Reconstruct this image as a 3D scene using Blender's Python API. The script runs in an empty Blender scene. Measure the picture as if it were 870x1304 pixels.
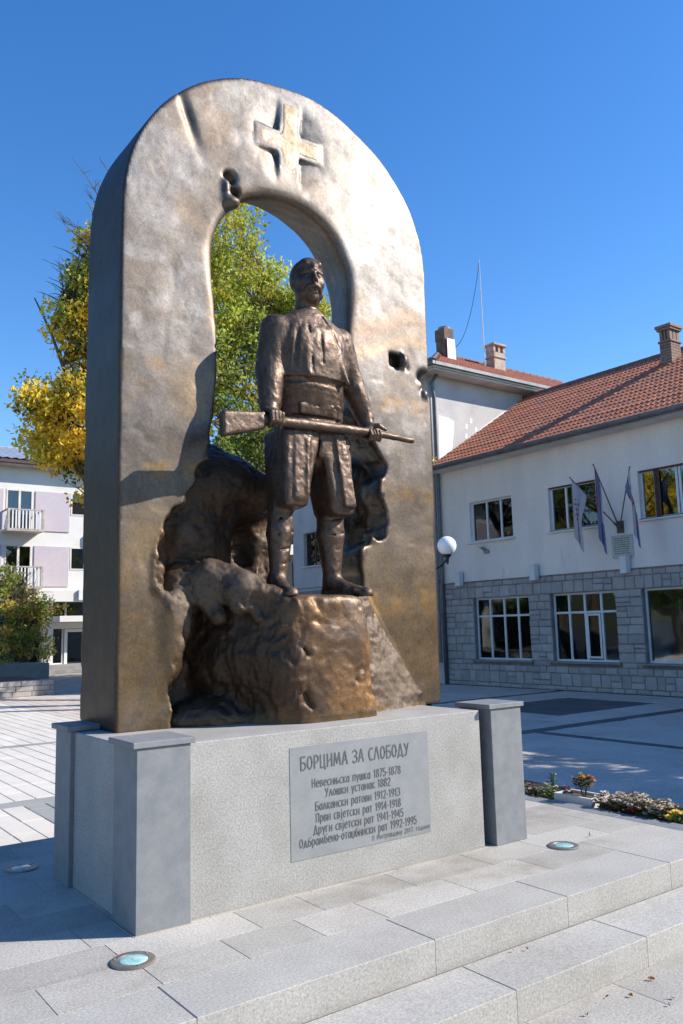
import bpy, bmesh, math, random, time
import numpy as np
from mathutils import Matrix, Vector
T0 = time.time()
random.seed(7)
rng = np.random.default_rng(11)
scene = bpy.context.scene
COL = scene.collection

# ------------------------------------------------------------------ camera
YAW, PITCH, ROLL = -0.6354, 0.13756, -0.02581
fw = Vector((-math.sin(YAW)*math.cos(PITCH), math.cos(YAW)*math.cos(PITCH), math.sin(PITCH)))
r0 = Vector((math.cos(YAW), math.sin(YAW), 0)); u0 = r0.cross(fw)
rt = r0*math.cos(ROLL) + u0*math.sin(ROLL); up = -r0*math.sin(ROLL) + u0*math.cos(ROLL)
cam_d = bpy.data.cameras.new('camera'); cam = bpy.data.objects.new('camera', cam_d); COL.objects.link(cam)
m = Matrix.Identity(4)
for i in range(3):
    m[i][0] = rt[i]; m[i][1] = up[i]; m[i][2] = -fw[i]
m[0][3], m[1][3], m[2][3] = 0, 0, 1.40
cam.matrix_world = m
cam_d.sensor_fit = 'VERTICAL'; cam_d.sensor_height = 22.3; cam_d.lens = 22.3*1055/1304
cam_d.clip_start = 0.05; cam_d.clip_end = 3000
scene.camera = cam

# ------------------------------------------------------------------ light
SUN_EL, SUN_AZ = math.radians(34.5), math.radians(-34.4)      # azimuth measured from +X
sd = Vector((math.cos(SUN_EL)*math.cos(SUN_AZ), math.cos(SUN_EL)*math.sin(SUN_AZ), math.sin(SUN_EL)))
ld = bpy.data.lights.new('sun', 'SUN'); ld.energy = 4.9; ld.angle = math.radians(0.5); ld.color = (1.0, 0.94, 0.845)
sun = bpy.data.objects.new('sun', ld); COL.objects.link(sun)
sun.rotation_euler = (-sd).to_track_quat('-Z', 'Y').to_euler(); sun.location = (20, -12, 16)
w = bpy.data.worlds.new('World'); scene.world = w; w.use_nodes = True
nt = w.node_tree; bg = nt.nodes['Background']
sky = nt.nodes.new('ShaderNodeTexSky'); sky.sky_type = 'NISHITA'; sky.sun_disc = False
sky.sun_elevation = SUN_EL; sky.sun_rotation = math.atan2(sd.x, sd.y)
sky.altitude = 900; sky.air_density = 1.15; sky.dust_density = 0.25; sky.ozone_density = 2.2
hs = nt.nodes.new('ShaderNodeHueSaturation'); hs.inputs['Saturation'].default_value = 1.33; hs.inputs['Hue'].default_value = 0.508
nt.links.new(sky.outputs[0], hs.inputs['Color']); nt.links.new(hs.outputs[0], bg.inputs['Color']); bg.inputs['Strength'].default_value = 0.15
scene.view_settings.view_transform = 'Standard'; scene.view_settings.look = 'None'
scene.view_settings.exposure = 0.6; scene.view_settings.gamma = 1
scene.render.engine = 'CYCLES'

# ------------------------------------------------------------------ materials
def mat(name, col, rough=0.7, metal=0.0, c2=None, scale=3.0, detail=6, mixlo=0.35, mixhi=0.65, bump=0.0, bscale=40, bdist=0.01,
        rnd=0.0, fine=0.0, fscale=250, attr=None, spec=0.5, stretch=None, rvar=0.0, arough=False, trans=0.0, wear=None):
    M = bpy.data.materials.new(name); M.use_nodes = True
    t = M.node_tree; N = t.nodes; L = t.links; P = N['Principled BSDF']
    P.inputs['Roughness'].default_value = rough; P.inputs['Metallic'].default_value = metal
    P.inputs['Specular IOR Level'].default_value = spec
    geo = N.new('ShaderNodeNewGeometry'); vec = geo.outputs['Position']
    if stretch:
        mp = N.new('ShaderNodeMapping'); mp.inputs['Scale'].default_value = stretch
        L.new(vec, mp.inputs['Vector']); vec = mp.outputs[0]
    def noise(s, d=5, r=0.55):
        n = N.new('ShaderNodeTexNoise'); n.inputs['Scale'].default_value = s; n.inputs['Detail'].default_value = d
        n.inputs['Roughness'].default_value = r; L.new(vec, n.inputs['Vector']); return n.outputs['Fac']
    def ramp(src, lo, hi, a=0.0, b=1.0):
        r = N.new('ShaderNodeMapRange'); r.inputs['From Min'].default_value = lo; r.inputs['From Max'].default_value = hi
        r.inputs['To Min'].default_value = a; r.inputs['To Max'].default_value = b; L.new(src, r.inputs['Value']); return r.outputs[0]
    def mix(fac, a, b, mode='MIX'):
        x = N.new('ShaderNodeMix'); x.data_type = 'RGBA'; x.blend_type = mode
        if isinstance(fac, float): x.inputs[0].default_value = fac
        else: L.new(fac, x.inputs[0])
        for s, v in ((6, a), (7, b)):
            if isinstance(v, tuple): x.inputs[s].default_value = (*v[:3], 1)
            else: L.new(v, x.inputs[s])
        return x.outputs[2]
    if attr:
        an = N.new('ShaderNodeAttribute'); an.attribute_name = attr; c = an.outputs['Color']
    else:
        rg = N.new('ShaderNodeRGB'); rg.outputs[0].default_value = (*col, 1); c = rg.outputs[0]
    if c2 is not None: c = mix(ramp(noise(scale, detail), mixlo, mixhi), c, tuple(c2))
    if wear is not None:      # (colour, scale, lo, hi)
        c = mix(ramp(noise(wear[1], 8, 0.7), wear[2], wear[3]), c, tuple(wear[0]))
    hsv = N.new('ShaderNodeHueSaturation'); L.new(c, hsv.inputs['Color']); val = None
    if rnd:
        oi = N.new('ShaderNodeObjectInfo'); val = ramp(oi.outputs['Random'], 0, 1, 1-rnd, 1+rnd)
    if fine:
        f = ramp(noise(fscale, 3, 0.75), 0.3, 0.7, 1-fine, 1+fine)
        if val is None: val = f
        else:
            mm = N.new('ShaderNodeMath'); mm.operation = 'MULTIPLY'; L.new(val, mm.inputs[0]); L.new(f, mm.inputs[1]); val = mm.outputs[0]
    if val is not None: L.new(val, hsv.inputs['Value'])
    L.new(hsv.outputs[0], P.inputs['Base Color'])
    if arough: L.new(an.outputs['Alpha'], P.inputs['Roughness'])
    if rvar:
        L.new(ramp(noise(bscale*0.35, 4), 0.35, 0.65, max(0.02, rough-rvar), min(1, rough+rvar)), P.inputs['Roughness'])
    if bump:
        b = N.new('ShaderNodeBump'); b.inputs['Strength'].default_value = bump; b.inputs['Distance'].default_value = bdist
        L.new(noise(bscale, 8, 0.6), b.inputs['Height']); L.new(b.outputs[0], P.inputs['Normal'])
    if trans:
        tr = N.new('ShaderNodeBsdfTranslucent'); L.new(hsv.outputs[0], tr.inputs['Color'])
        ms = N.new('ShaderNodeMixShader'); ms.inputs[0].default_value = trans
        L.new(P.outputs[0], ms.inputs[1]); L.new(tr.outputs[0], ms.inputs[2]); L.new(ms.outputs[0], N['Material Output'].inputs['Surface'])
    return M

MT = {}
MT['granite'] = mat('granite_rough', (.36,.35,.33), .8, c2=(.295,.285,.265), scale=4, fine=.34, fscale=95, bump=.25, bscale=120, bdist=.004)
MT['honed'] = mat('granite_honed', (.175,.187,.198), .6, c2=(.22,.23,.238), scale=12, fine=.2, fscale=220, bump=.08, bscale=200, bdist=.002)
MT['slab'] = mat('granite_slab', (.42,.40,.365), .85, c2=(.35,.33,.295), scale=2.2, rnd=.12, fine=.32, fscale=85, bump=.4, bscale=70, bdist=.005, wear=((.25,.22,.18), 1.5, .50, .74))
MT['riser'] = mat('granite_block', (.42,.405,.375), .85, c2=(.36,.345,.315), scale=2.4, rnd=.07, fine=.30, fscale=85, bump=.3, bscale=80, bdist=.004, wear=((.30,.27,.23), 1.8, .58, .8))
MT['grout'] = mat('grout', (.27,.24,.20), .95, c2=(.17,.15,.12), scale=6)
MT['sand'] = mat('joint_sand', (.42,.37,.31), .95, c2=(.30,.27,.22), scale=3)
MT['paver'] = mat('paver', (.65,.605,.54), .85, c2=(.59,.545,.485), scale=1.7, rnd=.05, fine=.07, fscale=60, bump=.2, bscale=60, bdist=.003, wear=((.50,.46,.41), .8, .62, .85))
MT['paver_warm'] = mat('paver_warm', (.58,.50,.44), .85, c2=(.49,.42,.365), scale=1.2, fine=.14, fscale=40, bump=.2, bscale=60, bdist=.003, wear=((.30,.25,.21), .9, .55, .8))
MT['paver_grey'] = mat('paver_grey', (.33,.33,.32), .85, c2=(.27,.27,.26), scale=2, rnd=.08, fine=.08, fscale=60)
MT['paver_dark'] = mat('paver_dark', (.085,.085,.09), .8, c2=(.12,.12,.12), scale=2, rnd=.15, fine=.1, fscale=60)
MT['asphalt'] = mat('ground_asphalt', (.085,.085,.08), .9, c2=(.06,.06,.058), scale=.6, fine=.1, fscale=30)
MT['panel'] = mat('panel_stone', (.225,.235,.24), .6, c2=(.26,.27,.275), scale=9, fine=.14, fscale=260)
MT['letters'] = mat('letter_paint', (.105,.108,.11), .8)
MT['bronze_arch'] = mat('bronze_arch', (.3,.25,.2), .50, .90, attr='patina_shade', fine=.22, fscale=55, bump=.14, bscale=75, bdist=.004, arough=True, wear=((.10,.085,.072), 7, .54, .74))
MT['bronze_rock'] = mat('bronze_rock', (.3,.25,.2), .50, .45, attr='patina_shade', fine=.25, fscale=50, bump=.35, bscale=45, bdist=.008, arough=True, wear=((.03,.02,.014), 7, .54, .74))
MT['bronze_fig'] = mat('bronze_figure', (.105,.073,.054), .50, .75, c2=(.155,.108,.08), scale=9, mixlo=.4, mixhi=.7, fine=.25, fscale=60, bump=.4, bscale=55, bdist=.006, rvar=.1, wear=((.06,.042,.032), 6, .52, .72))
MT['bronze_gold'] = mat('bronze_gold', (.27,.215,.155), .52, .92, c2=(.20,.155,.11), scale=6, fine=.12, fscale=50, bump=.35, bscale=25, bdist=.008, rvar=.12)
MT['stucco'] = mat('stucco', (.87,.775,.70), .9, c2=(.76,.675,.615), scale=1.2, stretch=(1,1,.3), fine=.06, fscale=30, bump=.3, bscale=60, bdist=.006, wear=((.60,.57,.54), 1.6, .60, .78))
MT['stucco_old'] = mat('stucco_old', (.60,.57,.545), .95, c2=(.50,.475,.455), scale=1.3, fine=.08, fscale=20, wear=((.40,.37,.34), 1.4, .56, .75))
MT['stucco_patch'] = mat('stucco_patch', (.80,.79,.77), .9, fine=.03, fscale=30)
MT['soffit'] = mat('soffit', (.72,.68,.62), .8, c2=(.58,.52,.45), scale=1.5)
MT['stone'] = mat('wall_stone', (.43,.395,.37), .9, c2=(.36,.33,.31), scale=5, rnd=.13, fine=.14, fscale=40, bump=.5, bscale=22, bdist=.02)
MT['mortar'] = mat('mortar', (.26,.24,.225), .95, c2=(.18,.165,.155), scale=5)
MT['tile'] = mat('roof_tile', (.46,.165,.085), .7, c2=(.33,.12,.07), scale=2.4, fine=.38, fscale=6.5, wear=((.24,.15,.12), 1.1, .54, .72))
MT['ridge'] = mat('ridge_tile', (.22,.12,.09), .85, c2=(.15,.10,.085), scale=5)
MT['gutter'] = mat('gutter_metal', (.12,.13,.14), .5, .5, c2=(.18,.18,.18), scale=4)
MT['pipe'] = mat('downpipe_metal', (.42,.44,.46), .5, .3, c2=(.34,.34,.35), scale=4)
MT['brick'] = mat('chimney_brick', (.30,.185,.14), .9, c2=(.24,.18,.15), scale=6, rnd=.2)
MT['brown_plaster'] = mat('brown_plaster', (.20,.125,.085), .9, c2=(.12,.085,.065), scale=4, fine=.1, fscale=20)
MT['plaster_chim'] = mat('chimney_plaster', (.48,.40,.34), .9, c2=(.36,.25,.19), scale=5, fine=.1, fscale=20)
MT['white'] = mat('white_paint', (.74,.74,.74), .5, c2=(.64,.64,.64), scale=3)
MT['brown_frame'] = mat('brown_frame', (.10,.045,.035), .6, c2=(.07,.035,.03), scale=6)
MT['metalgrey'] = mat('grey_metal', (.25,.26,.27), .4, .7)
MT['steel'] = mat('steel_ring', (.36,.31,.27), .42, .7, c2=(.28,.25,.22), scale=20, fine=.15, fscale=90)
MT['black'] = mat('black_metal', (.02,.02,.022), .45, .3)
MT['interior'] = mat('room_interior', (.03,.032,.036), .95)
MT['curtain'] = mat('curtain', (.42,.42,.40), .9, c2=(.30,.30,.29), scale=8, stretch=(1,1,.1))
MT['pink'] = mat('pink_panel', (.52,.44,.465), .9, c2=(.47,.425,.47), scale=.9, fine=.05, fscale=10)
MT['white_wall'] = mat('white_wall', (.70,.68,.65), .9, c2=(.62,.59,.55), scale=.8)
MT['balcony'] = mat('balcony_concrete', (.50,.46,.42), .9, c2=(.36,.30,.26), scale=4)
MT['corr'] = mat('corrugated_metal', (.40,.44,.50), .5, .3, c2=(.33,.35,.39), scale=2, wear=((.35,.27,.22), 3, .6, .75))
MT['bark'] = mat('bark', (.11,.085,.06), .95, c2=(.20,.165,.12), scale=6, fine=.3, fscale=20, bump=.8, bscale=14, bdist=.04)
MT['leaf'] = mat('leaf', (.2,.3,.05), .55, attr='leafcol', trans=.5, spec=.3)
MT['soil'] = mat('soil', (.06,.045,.03), .95, c2=(.10,.075,.05), scale=10, bump=.8, bscale=40, bdist=.02)
MT['concrete'] = mat('concrete', (.30,.29,.275), .9, c2=(.22,.21,.20), scale=3, fine=.1, fscale=30, bump=.3, bscale=30, bdist=.006)
MT['deadleaf'] = mat('dead_leaf', (.30,.12,.05), .8, c2=(.20,.09,.04), scale=60)
MT['petal_o'] = mat('petal_orange', (.75,.27,.02), .6, trans=.2)
MT['petal_y'] = mat('petal_yellow', (.80,.55,.04), .6, trans=.2)
MT['petal_r'] = mat('petal_red', (.55,.03,.03), .6, trans=.2)
MT['petal_w'] = mat('petal_cream', (.66,.58,.46), .6, c2=(.45,.33,.22), scale=30, trans=.2)
MT['petal_p'] = mat('petal_purple', (.16,.04,.07), .6, trans=.2)
MT['green'] = mat('plant_green', (.10,.17,.045), .6, c2=(.16,.22,.07), scale=25, trans=.25)
MT['olive'] = mat('plant_bronze_leaf', (.17,.12,.06), .6, c2=(.11,.12,.04), scale=25, trans=.2)
MT['hill'] = mat('hill_woods', (.055,.075,.03), .95, c2=(.11,.10,.05), scale=.03)
MT['flag_w'] = mat('flag_white', (.50,.47,.50), .8, trans=.3)
MT['flag_r'] = mat('flag_red', (.30,.07,.08), .8, trans=.3)
MT['flag_b'] = mat('flag_blue', (.17,.20,.33), .8, trans=.3)
MT['plaque'] = mat('plaque_marble', (.55,.54,.48), .5, c2=(.47,.47,.42), scale=12)
MT['plaque_ink'] = mat('plaque_lettering', (.12,.18,.13), .7)
MT['pole'] = mat('flag_pole', (.12,.085,.07), .6)

def glass_mat(name, tint, rough=.03, curtain=0):
    M = bpy.data.materials.new(name); M.use_nodes = True; t = M.node_tree; N = t.nodes; L = t.links; P = N['Principled BSDF']
    P.inputs['Base Color'].default_value = (*tint, 1); P.inputs['Roughness'].default_value = rough; P.inputs['IOR'].default_value = 1.5
    P.inputs['Specular IOR Level'].default_value = .5
    tr = N.new('ShaderNodeBsdfTransparent'); tr.inputs[0].default_value = (.75,.8,.8,1)
    gl = N.new('ShaderNodeBsdfGlossy'); gl.inputs['Roughness'].default_value = rough; gl.inputs['Color'].default_value = (.95,.97,1,1)
    fr = N.new('ShaderNodeFresnel'); fr.inputs[0].default_value = 1.75
    geo = N.new('ShaderNodeNewGeometry'); n = N.new('ShaderNodeTexNoise'); n.inputs['Scale'].default_value = 1.3; n.inputs['Detail'].default_value = 1
    L.new(geo.outputs['Position'], n.inputs['Vector']); b = N.new('ShaderNodeBump'); b.inputs['Strength'].default_value = .25; b.inputs['Distance'].default_value = .02
    L.new(n.outputs['Fac'], b.inputs['Height']); L.new(b.outputs[0], gl.inputs['Normal']); L.new(b.outputs[0], fr.inputs['Normal'])
    ms = N.new('ShaderNodeMixShader'); L.new(fr.outputs[0], ms.inputs[0]); L.new(tr.outputs[0], ms.inputs[1]); L.new(gl.outputs[0], ms.inputs[2])
    L.new(ms.outputs[0], N['Material Output'].inputs['Surface']); return M
MT['glass'] = glass_mat('window_glass', (.02,.02,.02))
def simple(name, col, rough, **kw):
    M = bpy.data.materials.new(name); M.use_nodes = True; P = M.node_tree.nodes['Principled BSDF']
    P.inputs['Base Color'].default_value = (*col, 1); P.inputs['Roughness'].default_value = rough
    for k, v in kw.items(): P.inputs[k].default_value = v
    return M
MT['globe'] = simple('opal_globe', (.86,.87,.86), .25, **{'Subsurface Weight': .4})
MT['lampglass'] = mat('lamp_lens', (.22,.46,.45), .08, c2=(.42,.62,.60), scale=28, mixlo=.4, mixhi=.6, fine=.2, fscale=60, spec=.8)

# ------------------------------------------------------------------ object helpers
def tag(o, label=None, cat=None, group=None, kind=None):
    if label: o['label'] = label
    if cat: o['category'] = cat
    if group: o['group'] = group
    if kind: o['kind'] = kind
    return o
def empty(name, loc=(0,0,0), rz=0, **kw):
    o = bpy.data.objects.new(name, None); o.empty_display_size = .2; COL.objects.link(o)
    o.location = loc; o.rotation_euler = (0,0,rz); return tag(o, **kw)
def link(name, me, parent=None, loc=None, world=True):
    o = bpy.data.objects.new(name, me); COL.objects.link(o)
    if loc is not None: o.location = loc
    if parent is not None:
        o.parent = parent
        if world: o.matrix_parent_inverse = inv_world(parent)
    return o
def inv_world(p):
    return world_of(p).inverted()
def world_of(o):
    mb = Matrix.LocRotScale(o.location, o.rotation_euler, o.scale)
    if o.parent: return world_of(o.parent) @ o.matrix_parent_inverse @ mb
    return mb
class MB:
    """collects geometry in world coordinates and links it as ONE mesh object"""
    def __init__(s): s.v = []; s.f = []; s.m = []; s.c = []; s.mi = 0
    def add(s, vs, fs):
        b = len(s.v); s.v += [tuple(p) for p in vs]; s.f += [tuple(i+b for i in f) for f in fs]; s.m += [s.mi]*len(fs); return s
    def box(s, x0, x1, y0, y1, z0, z1):
        x0, x1 = sorted((x0, x1)); y0, y1 = sorted((y0, y1)); z0, z1 = sorted((z0, z1))
        return s.add([(x0,y0,z0),(x1,y0,z0),(x1,y1,z0),(x0,y1,z0),(x0,y0,z1),(x1,y0,z1),(x1,y1,z1),(x0,y1,z1)],
              [(0,3,2,1),(4,5,6,7),(0,1,5,4),(1,2,6,5),(2,3,7,6),(3,0,4,7)])
    def bbox(s, x0, x1, y0, y1, z0, z1, c=.006):
        """box with chamfered edges"""
        bm = bmesh.new(); bmesh.ops.create_cube(bm, size=1)
        for v in bm.verts: v.co = ((x0+x1)/2+v.co.x*abs(x1-x0), (y0+y1)/2+v.co.y*abs(y1-y0), (z0+z1)/2+v.co.z*abs(z1-z0))
        bmesh.ops.bevel(bm, geom=bm.edges[:], offset=c, segments=1, affect='EDGES', clamp_overlap=True)
        bm.verts.index_update(); s.add([v.co[:] for v in bm.verts], [[v.index for v in f.verts] for f in bm.faces]); bm.free(); return s
    def tube(s, pts, rad, n=8, cap=True):
        pts = [Vector(p) for p in pts]; rad = rad if isinstance(rad, (list, tuple)) else [rad]*len(pts)
        vs = []; up_ = Vector((0,0,1)); prev = None
        for i, p in enumerate(pts):
            d = (pts[min(i+1, len(pts)-1)] - pts[max(i-1, 0)]).normalized()
            a = prev if prev is not None else (up_.cross(d) if abs(d.z) < .95 else Vector((1,0,0)).cross(d))
            a = (a - d*a.dot(d)).normalized(); prev = a; b = d.cross(a)
            for k in range(n):
                t = 2*math.pi*k/n; vs.append(p + (a*math.cos(t) + b*math.sin(t))*rad[i])
        fs = [(i*n+k, i*n+(k+1)%n, (i+1)*n+(k+1)%n, (i+1)*n+k) for i in range(len(pts)-1) for k in range(n)]
        if cap: fs += [tuple(range(n-1, -1, -1)), tuple((len(pts)-1)*n+k for k in range(n))]
        return s.add(vs, fs)
    def lathe(s, cx, cy, prof, n=24):
        vs = [(cx+r*math.cos(2*math.pi*k/n), cy+r*math.sin(2*math.pi*k/n), z) for r, z in prof for k in range(n)]
        fs = [(i*n+k, i*n+(k+1)%n, (i+1)*n+(k+1)%n, (i+1)*n+k) for i in range(len(prof)-1) for k in range(n)]
        return s.add(vs, fs)
    def sphere(s, c, r, n=16, mth=10, sq=(1,1,1)):
        vs = []; 
        for i in range(mth+1):
            ph = math.pi*i/mth
            for k in range(n):
                t = 2*math.pi*k/n; vs.append((c[0]+r*sq[0]*math.sin(ph)*math.cos(t), c[1]+r*sq[1]*math.sin(ph)*math.sin(t), c[2]+r*sq[2]*math.cos(ph)))
        fs = [(i*n+k, (i+1)*n+k, (i+1)*n+(k+1)%n, i*n+(k+1)%n) for i in range(mth) for k in range(n)]
        return s.add(vs, fs)
    def build(s, name, mats, parent=None, smooth=False, kind=None, label=None, origin=None, attr=None):
        me = bpy.data.meshes.new(name)
        v = np.array(s.v, float)
        if origin is not None: v = v - np.array(origin)
        me.from_pydata(v.tolist(), [], s.f)
        for mm in (mats if isinstance(mats, (list, tuple)) else [mats]): me.materials.append(mm)
        if any(s.m): me.polygons.foreach_set('material_index', s.m)
        if smooth: me.polygons.foreach_set('use_smooth', [True]*len(me.polygons))
        me.update()
        if attr:
            ca = me.color_attributes.new(attr[0], 'FLOAT_COLOR', 'POINT'); ca.data.foreach_set('color', np.asarray(attr[1], np.float32).ravel())
        o = link(name, me, parent, loc=origin)
        return tag(o, label=label, kind=kind)

# slabs and blocks share mesh data by size
_sl = {}
def slab_mesh(lx, ly, h, c, mt):
    k = (round(lx, 3), round(ly, 3), round(h, 3), c, mt.name)
    if k in _sl: return _sl[k]
    x, y = lx/2, ly/2
    v = [(-x,-y,-h),(x,-y,-h),(x,y,-h),(-x,y,-h),(-x,-y,-c),(x,-y,-c),(x,y,-c),(-x,y,-c),(-x+c,-y+c,0),(x-c,-y+c,0),(x-c,y-c,0),(-x+c,y-c,0)]
    f = [(0,1,5,4),(1,2,6,5),(2,3,7,6),(3,0,4,7),(4,5,9,8),(5,6,10,9),(6,7,11,10),(7,4,8,11),(8,9,10,11)]
    me = bpy.data.meshes.new('slab'); me.from_pydata(v, [], f); me.materials.append(mt); me.update(); _sl[k] = me; return me
def slab(name, x0, x1, y0, y1, z, h, parent, mt, gap=.002, c=.0015):
    o = link(name, slab_mesh(x1-x0-gap, y1-y0-gap, h, c, mt), parent, loc=((x0+x1)/2, (y0+y1)/2, z)); return o

# ------------------------------------------------------------------ signed distance field toolkit (numpy)
class Grid:
    def __init__(s, lo, hi, h):
        s.h = h; s.lo = np.array(lo, float); n = [int(math.ceil((b-a)/h))+1 for a, b in zip(lo, hi)]
        s.X = (lo[0]+h*np.arange(n[0], dtype=np.float32))[:,None,None]
        s.Y = (lo[1]+h*np.arange(n[1], dtype=np.float32))[None,:,None]
        s.Z = (lo[2]+h*np.arange(n[2], dtype=np.float32))[None,None,:]
        s.F = np.full(n, .5, np.float32)
    def sub(s, lo, hi):
        sl = []
        for i, a in enumerate((s.X.ravel(), s.Y.ravel(), s.Z.ravel())):
            i0 = np.searchsorted(a, lo[i]); i1 = np.searchsorted(a, hi[i]); sl.append(slice(max(0, i0-1), min(len(a), i1+1)))
        return tuple(sl), s.X[sl[0],:,:], s.Y[:,sl[1],:], s.Z[:,:,sl[2]]
    def union(s, fn, lo, hi, k=.02):
        mgn = max(k, .02)*1.2 + 2*s.h
        sl, X, Y, Z = s.sub([a-mgn for a in lo], [b+mgn for b in hi])
        s.F[sl] = smin(s.F[sl], fn(X, Y, Z), k)
    def carve(s, fn, lo, hi, k=.01):
        mgn = max(k, .02)*1.2 + 2*s.h
        sl, X, Y, Z = s.sub([a-mgn for a in lo], [b+mgn for b in hi])
        s.F[sl] = -smin(-s.F[sl], fn(X, Y, Z), k)
    def cap(s, a, b, ra, rb=None, k=.02, carve=False):
        rb = ra if rb is None else rb; R = max(ra, rb)
        lo = [min(p, q)-R for p, q in zip(a, b)]; hi = [max(p, q)+R for p, q in zip(a, b)]
        (s.carve if carve else s.union)(lambda X, Y, Z: sd_cap(X, Y, Z, a, b, ra, rb), lo, hi, k)
    def ell(s, c, r, k=.02, carve=False):
        (s.carve if carve else s.union)(lambda X, Y, Z: sd_ell(X, Y, Z, c, r), [p-q for p, q in zip(c, r)], [p+q for p, q in zip(c, r)], k)
def smin(a, b, k):
    if k <= 0: return np.minimum(a, b)
    h = np.maximum(k-np.abs(a-b), 0)/k
    return np.minimum(a, b) - h*h*k*.25
def smax(a, b, k): return -smin(-a, -b, k)
def sd_cap(X, Y, Z, a, b, ra, rb):
    ab = [q-p for p, q in zip(a, b)]; L2 = sum(q*q for q in ab) + 1e-9
    t = np.clip(((X-a[0])*ab[0] + (Y-a[1])*ab[1] + (Z-a[2])*ab[2])/L2, 0, 1)
    return np.sqrt((X-a[0]-t*ab[0])**2 + (Y-a[1]-t*ab[1])**2 + (Z-a[2]-t*ab[2])**2) - (ra+(rb-ra)*t)
def sd_ell(X, Y, Z, c, r):
    q = np.sqrt(((X-c[0])/r[0])**2 + ((Y-c[1])/r[1])**2 + ((Z-c[2])/r[2])**2)
    return (q-1)*min(r)
def sd_poly(X, Z, pts):
    """signed distance to a closed polygon (negative inside) on broadcast arrays"""
    P = np.array(pts, np.float32); d = None; ins = None
    for i in range(len(P)):
        a, b = P[i-1], P[i]; e = b-a
        t = np.clip(((X-a[0])*e[0]+(Z-a[1])*e[1])/(e@e+1e-9), 0, 1)
        q = (X-a[0]-t*e[0])**2 + (Z-a[1]-t*e[1])**2
        d = q if d is None else np.minimum(d, q)
        c = ((a[1] > Z) != (b[1] > Z)) & (X < (b[0]-a[0])*(Z-a[1])/(b[1]-a[1]+1e-12)+a[0])
        ins = c if ins is None else ins ^ c
    return np.where(ins, -np.sqrt(d), np.sqrt(d))
_tab = rng.random((64,64,64)).astype(np.float32)
def vnoise(P, s, o=0):
    q = P*s + 17.3*o + 100; i = np.floor(q).astype(int); f = (q-i); f = f*f*(3-2*f)
    g = lambda a, b, c: _tab[(i[...,0]+a) & 63, (i[...,1]+b) & 63, (i[...,2]+c) & 63]
    x, y, z = f[...,0], f[...,1], f[...,2]
    l = lambda a, b, t: a+(b-a)*t
    return l(l(l(g(0,0,0),g(1,0,0),x), l(g(0,1,0),g(1,1,0),x), y), l(l(g(0,0,1),g(1,0,1),x), l(g(0,1,1),g(1,1,1),x), y), z)*2-1
def fbm(P, s, n=4, o=0, ridge=False):
    a, t, tot = 1.0, 0, 0
    for k in range(n):
        v = vnoise(P, s, o+k*3.1); v = 1-2*np.abs(v) if ridge else v
        t = t + a*v; tot += a; a *= .5; s *= 2.03
    return t/tot
def sstep(a, b, x):
    t = np.clip((x-a)/(b-a), 0, 1); return t*t*(3-2*t)
def surface_nets(G):
    F = G.F; n = F.shape; S = F < 0
    idx = -np.ones([d-1 for d in n], np.int64)
    c = lambda dx, dy, dz: (slice(dx, n[0]-1+dx), slice(dy, n[1]-1+dy), slice(dz, n[2]-1+dz))
    corners = [(a, b, d) for a in (0,1) for b in (0,1) for d in (0,1)]
    cnt = sum(S[c(*k)].astype(np.int8) for k in corners)
    cells = np.argwhere((cnt > 0) & (cnt < 8)); idx[tuple(cells.T)] = np.arange(len(cells))
    pos = np.zeros((len(cells), 3)); num = np.zeros(len(cells))
    vals = {k: F[cells[:,0]+k[0], cells[:,1]+k[1], cells[:,2]+k[2]] for k in corners}
    for k in corners:
        for ax in range(3):
            if k[ax]: continue
            k2 = list(k); k2[ax] = 1; k2 = tuple(k2); a, b = vals[k], vals[k2]; mm = (a < 0) != (b < 0)
            t = a[mm]/(a[mm]-b[mm]); p = np.repeat(np.array(k, float)[None], mm.sum(), 0); p[:,ax] += t
            pos[mm] += p; num[mm] += 1
    pos = (cells + pos/num[:,None])*G.h + G.lo
    quads = []
    for ax in range(3):
        o1, o2 = [(1,2),(2,0),(0,1)][ax]
        sl0 = [slice(1, d-1) for d in n]; sl0[ax] = slice(0, n[ax]-1); sl1 = list(sl0); sl1[ax] = slice(1, n[ax])
        A, B = S[tuple(sl0)], S[tuple(sl1)]; e = np.argwhere(A != B)
        if not len(e): continue
        inside = A[tuple(e.T)]; base = e + 1; base[:,ax] = e[:,ax]
        def at(d1, d2):
            q = base.copy(); q[:,o1] += d1; q[:,o2] += d2; return idx[tuple(q.T)]
        q = np.stack([at(-1,-1), at(0,-1), at(0,0), at(-1,0)], 1); q[~inside] = q[~inside][:, ::-1]
        quads.append(q)
    return pos, np.concatenate(quads)
def vnormals(P, Q):
    fn = np.cross(P[Q[:,2]]-P[Q[:,0]], P[Q[:,3]]-P[Q[:,1]]); N = np.zeros_like(P)
    for k in range(4):
        for a in range(3): N[:,a] += np.bincount(Q[:,k], fn[:,a], len(P))
    return N/(np.linalg.norm(N, axis=1)[:,None]+1e-12)
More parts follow.
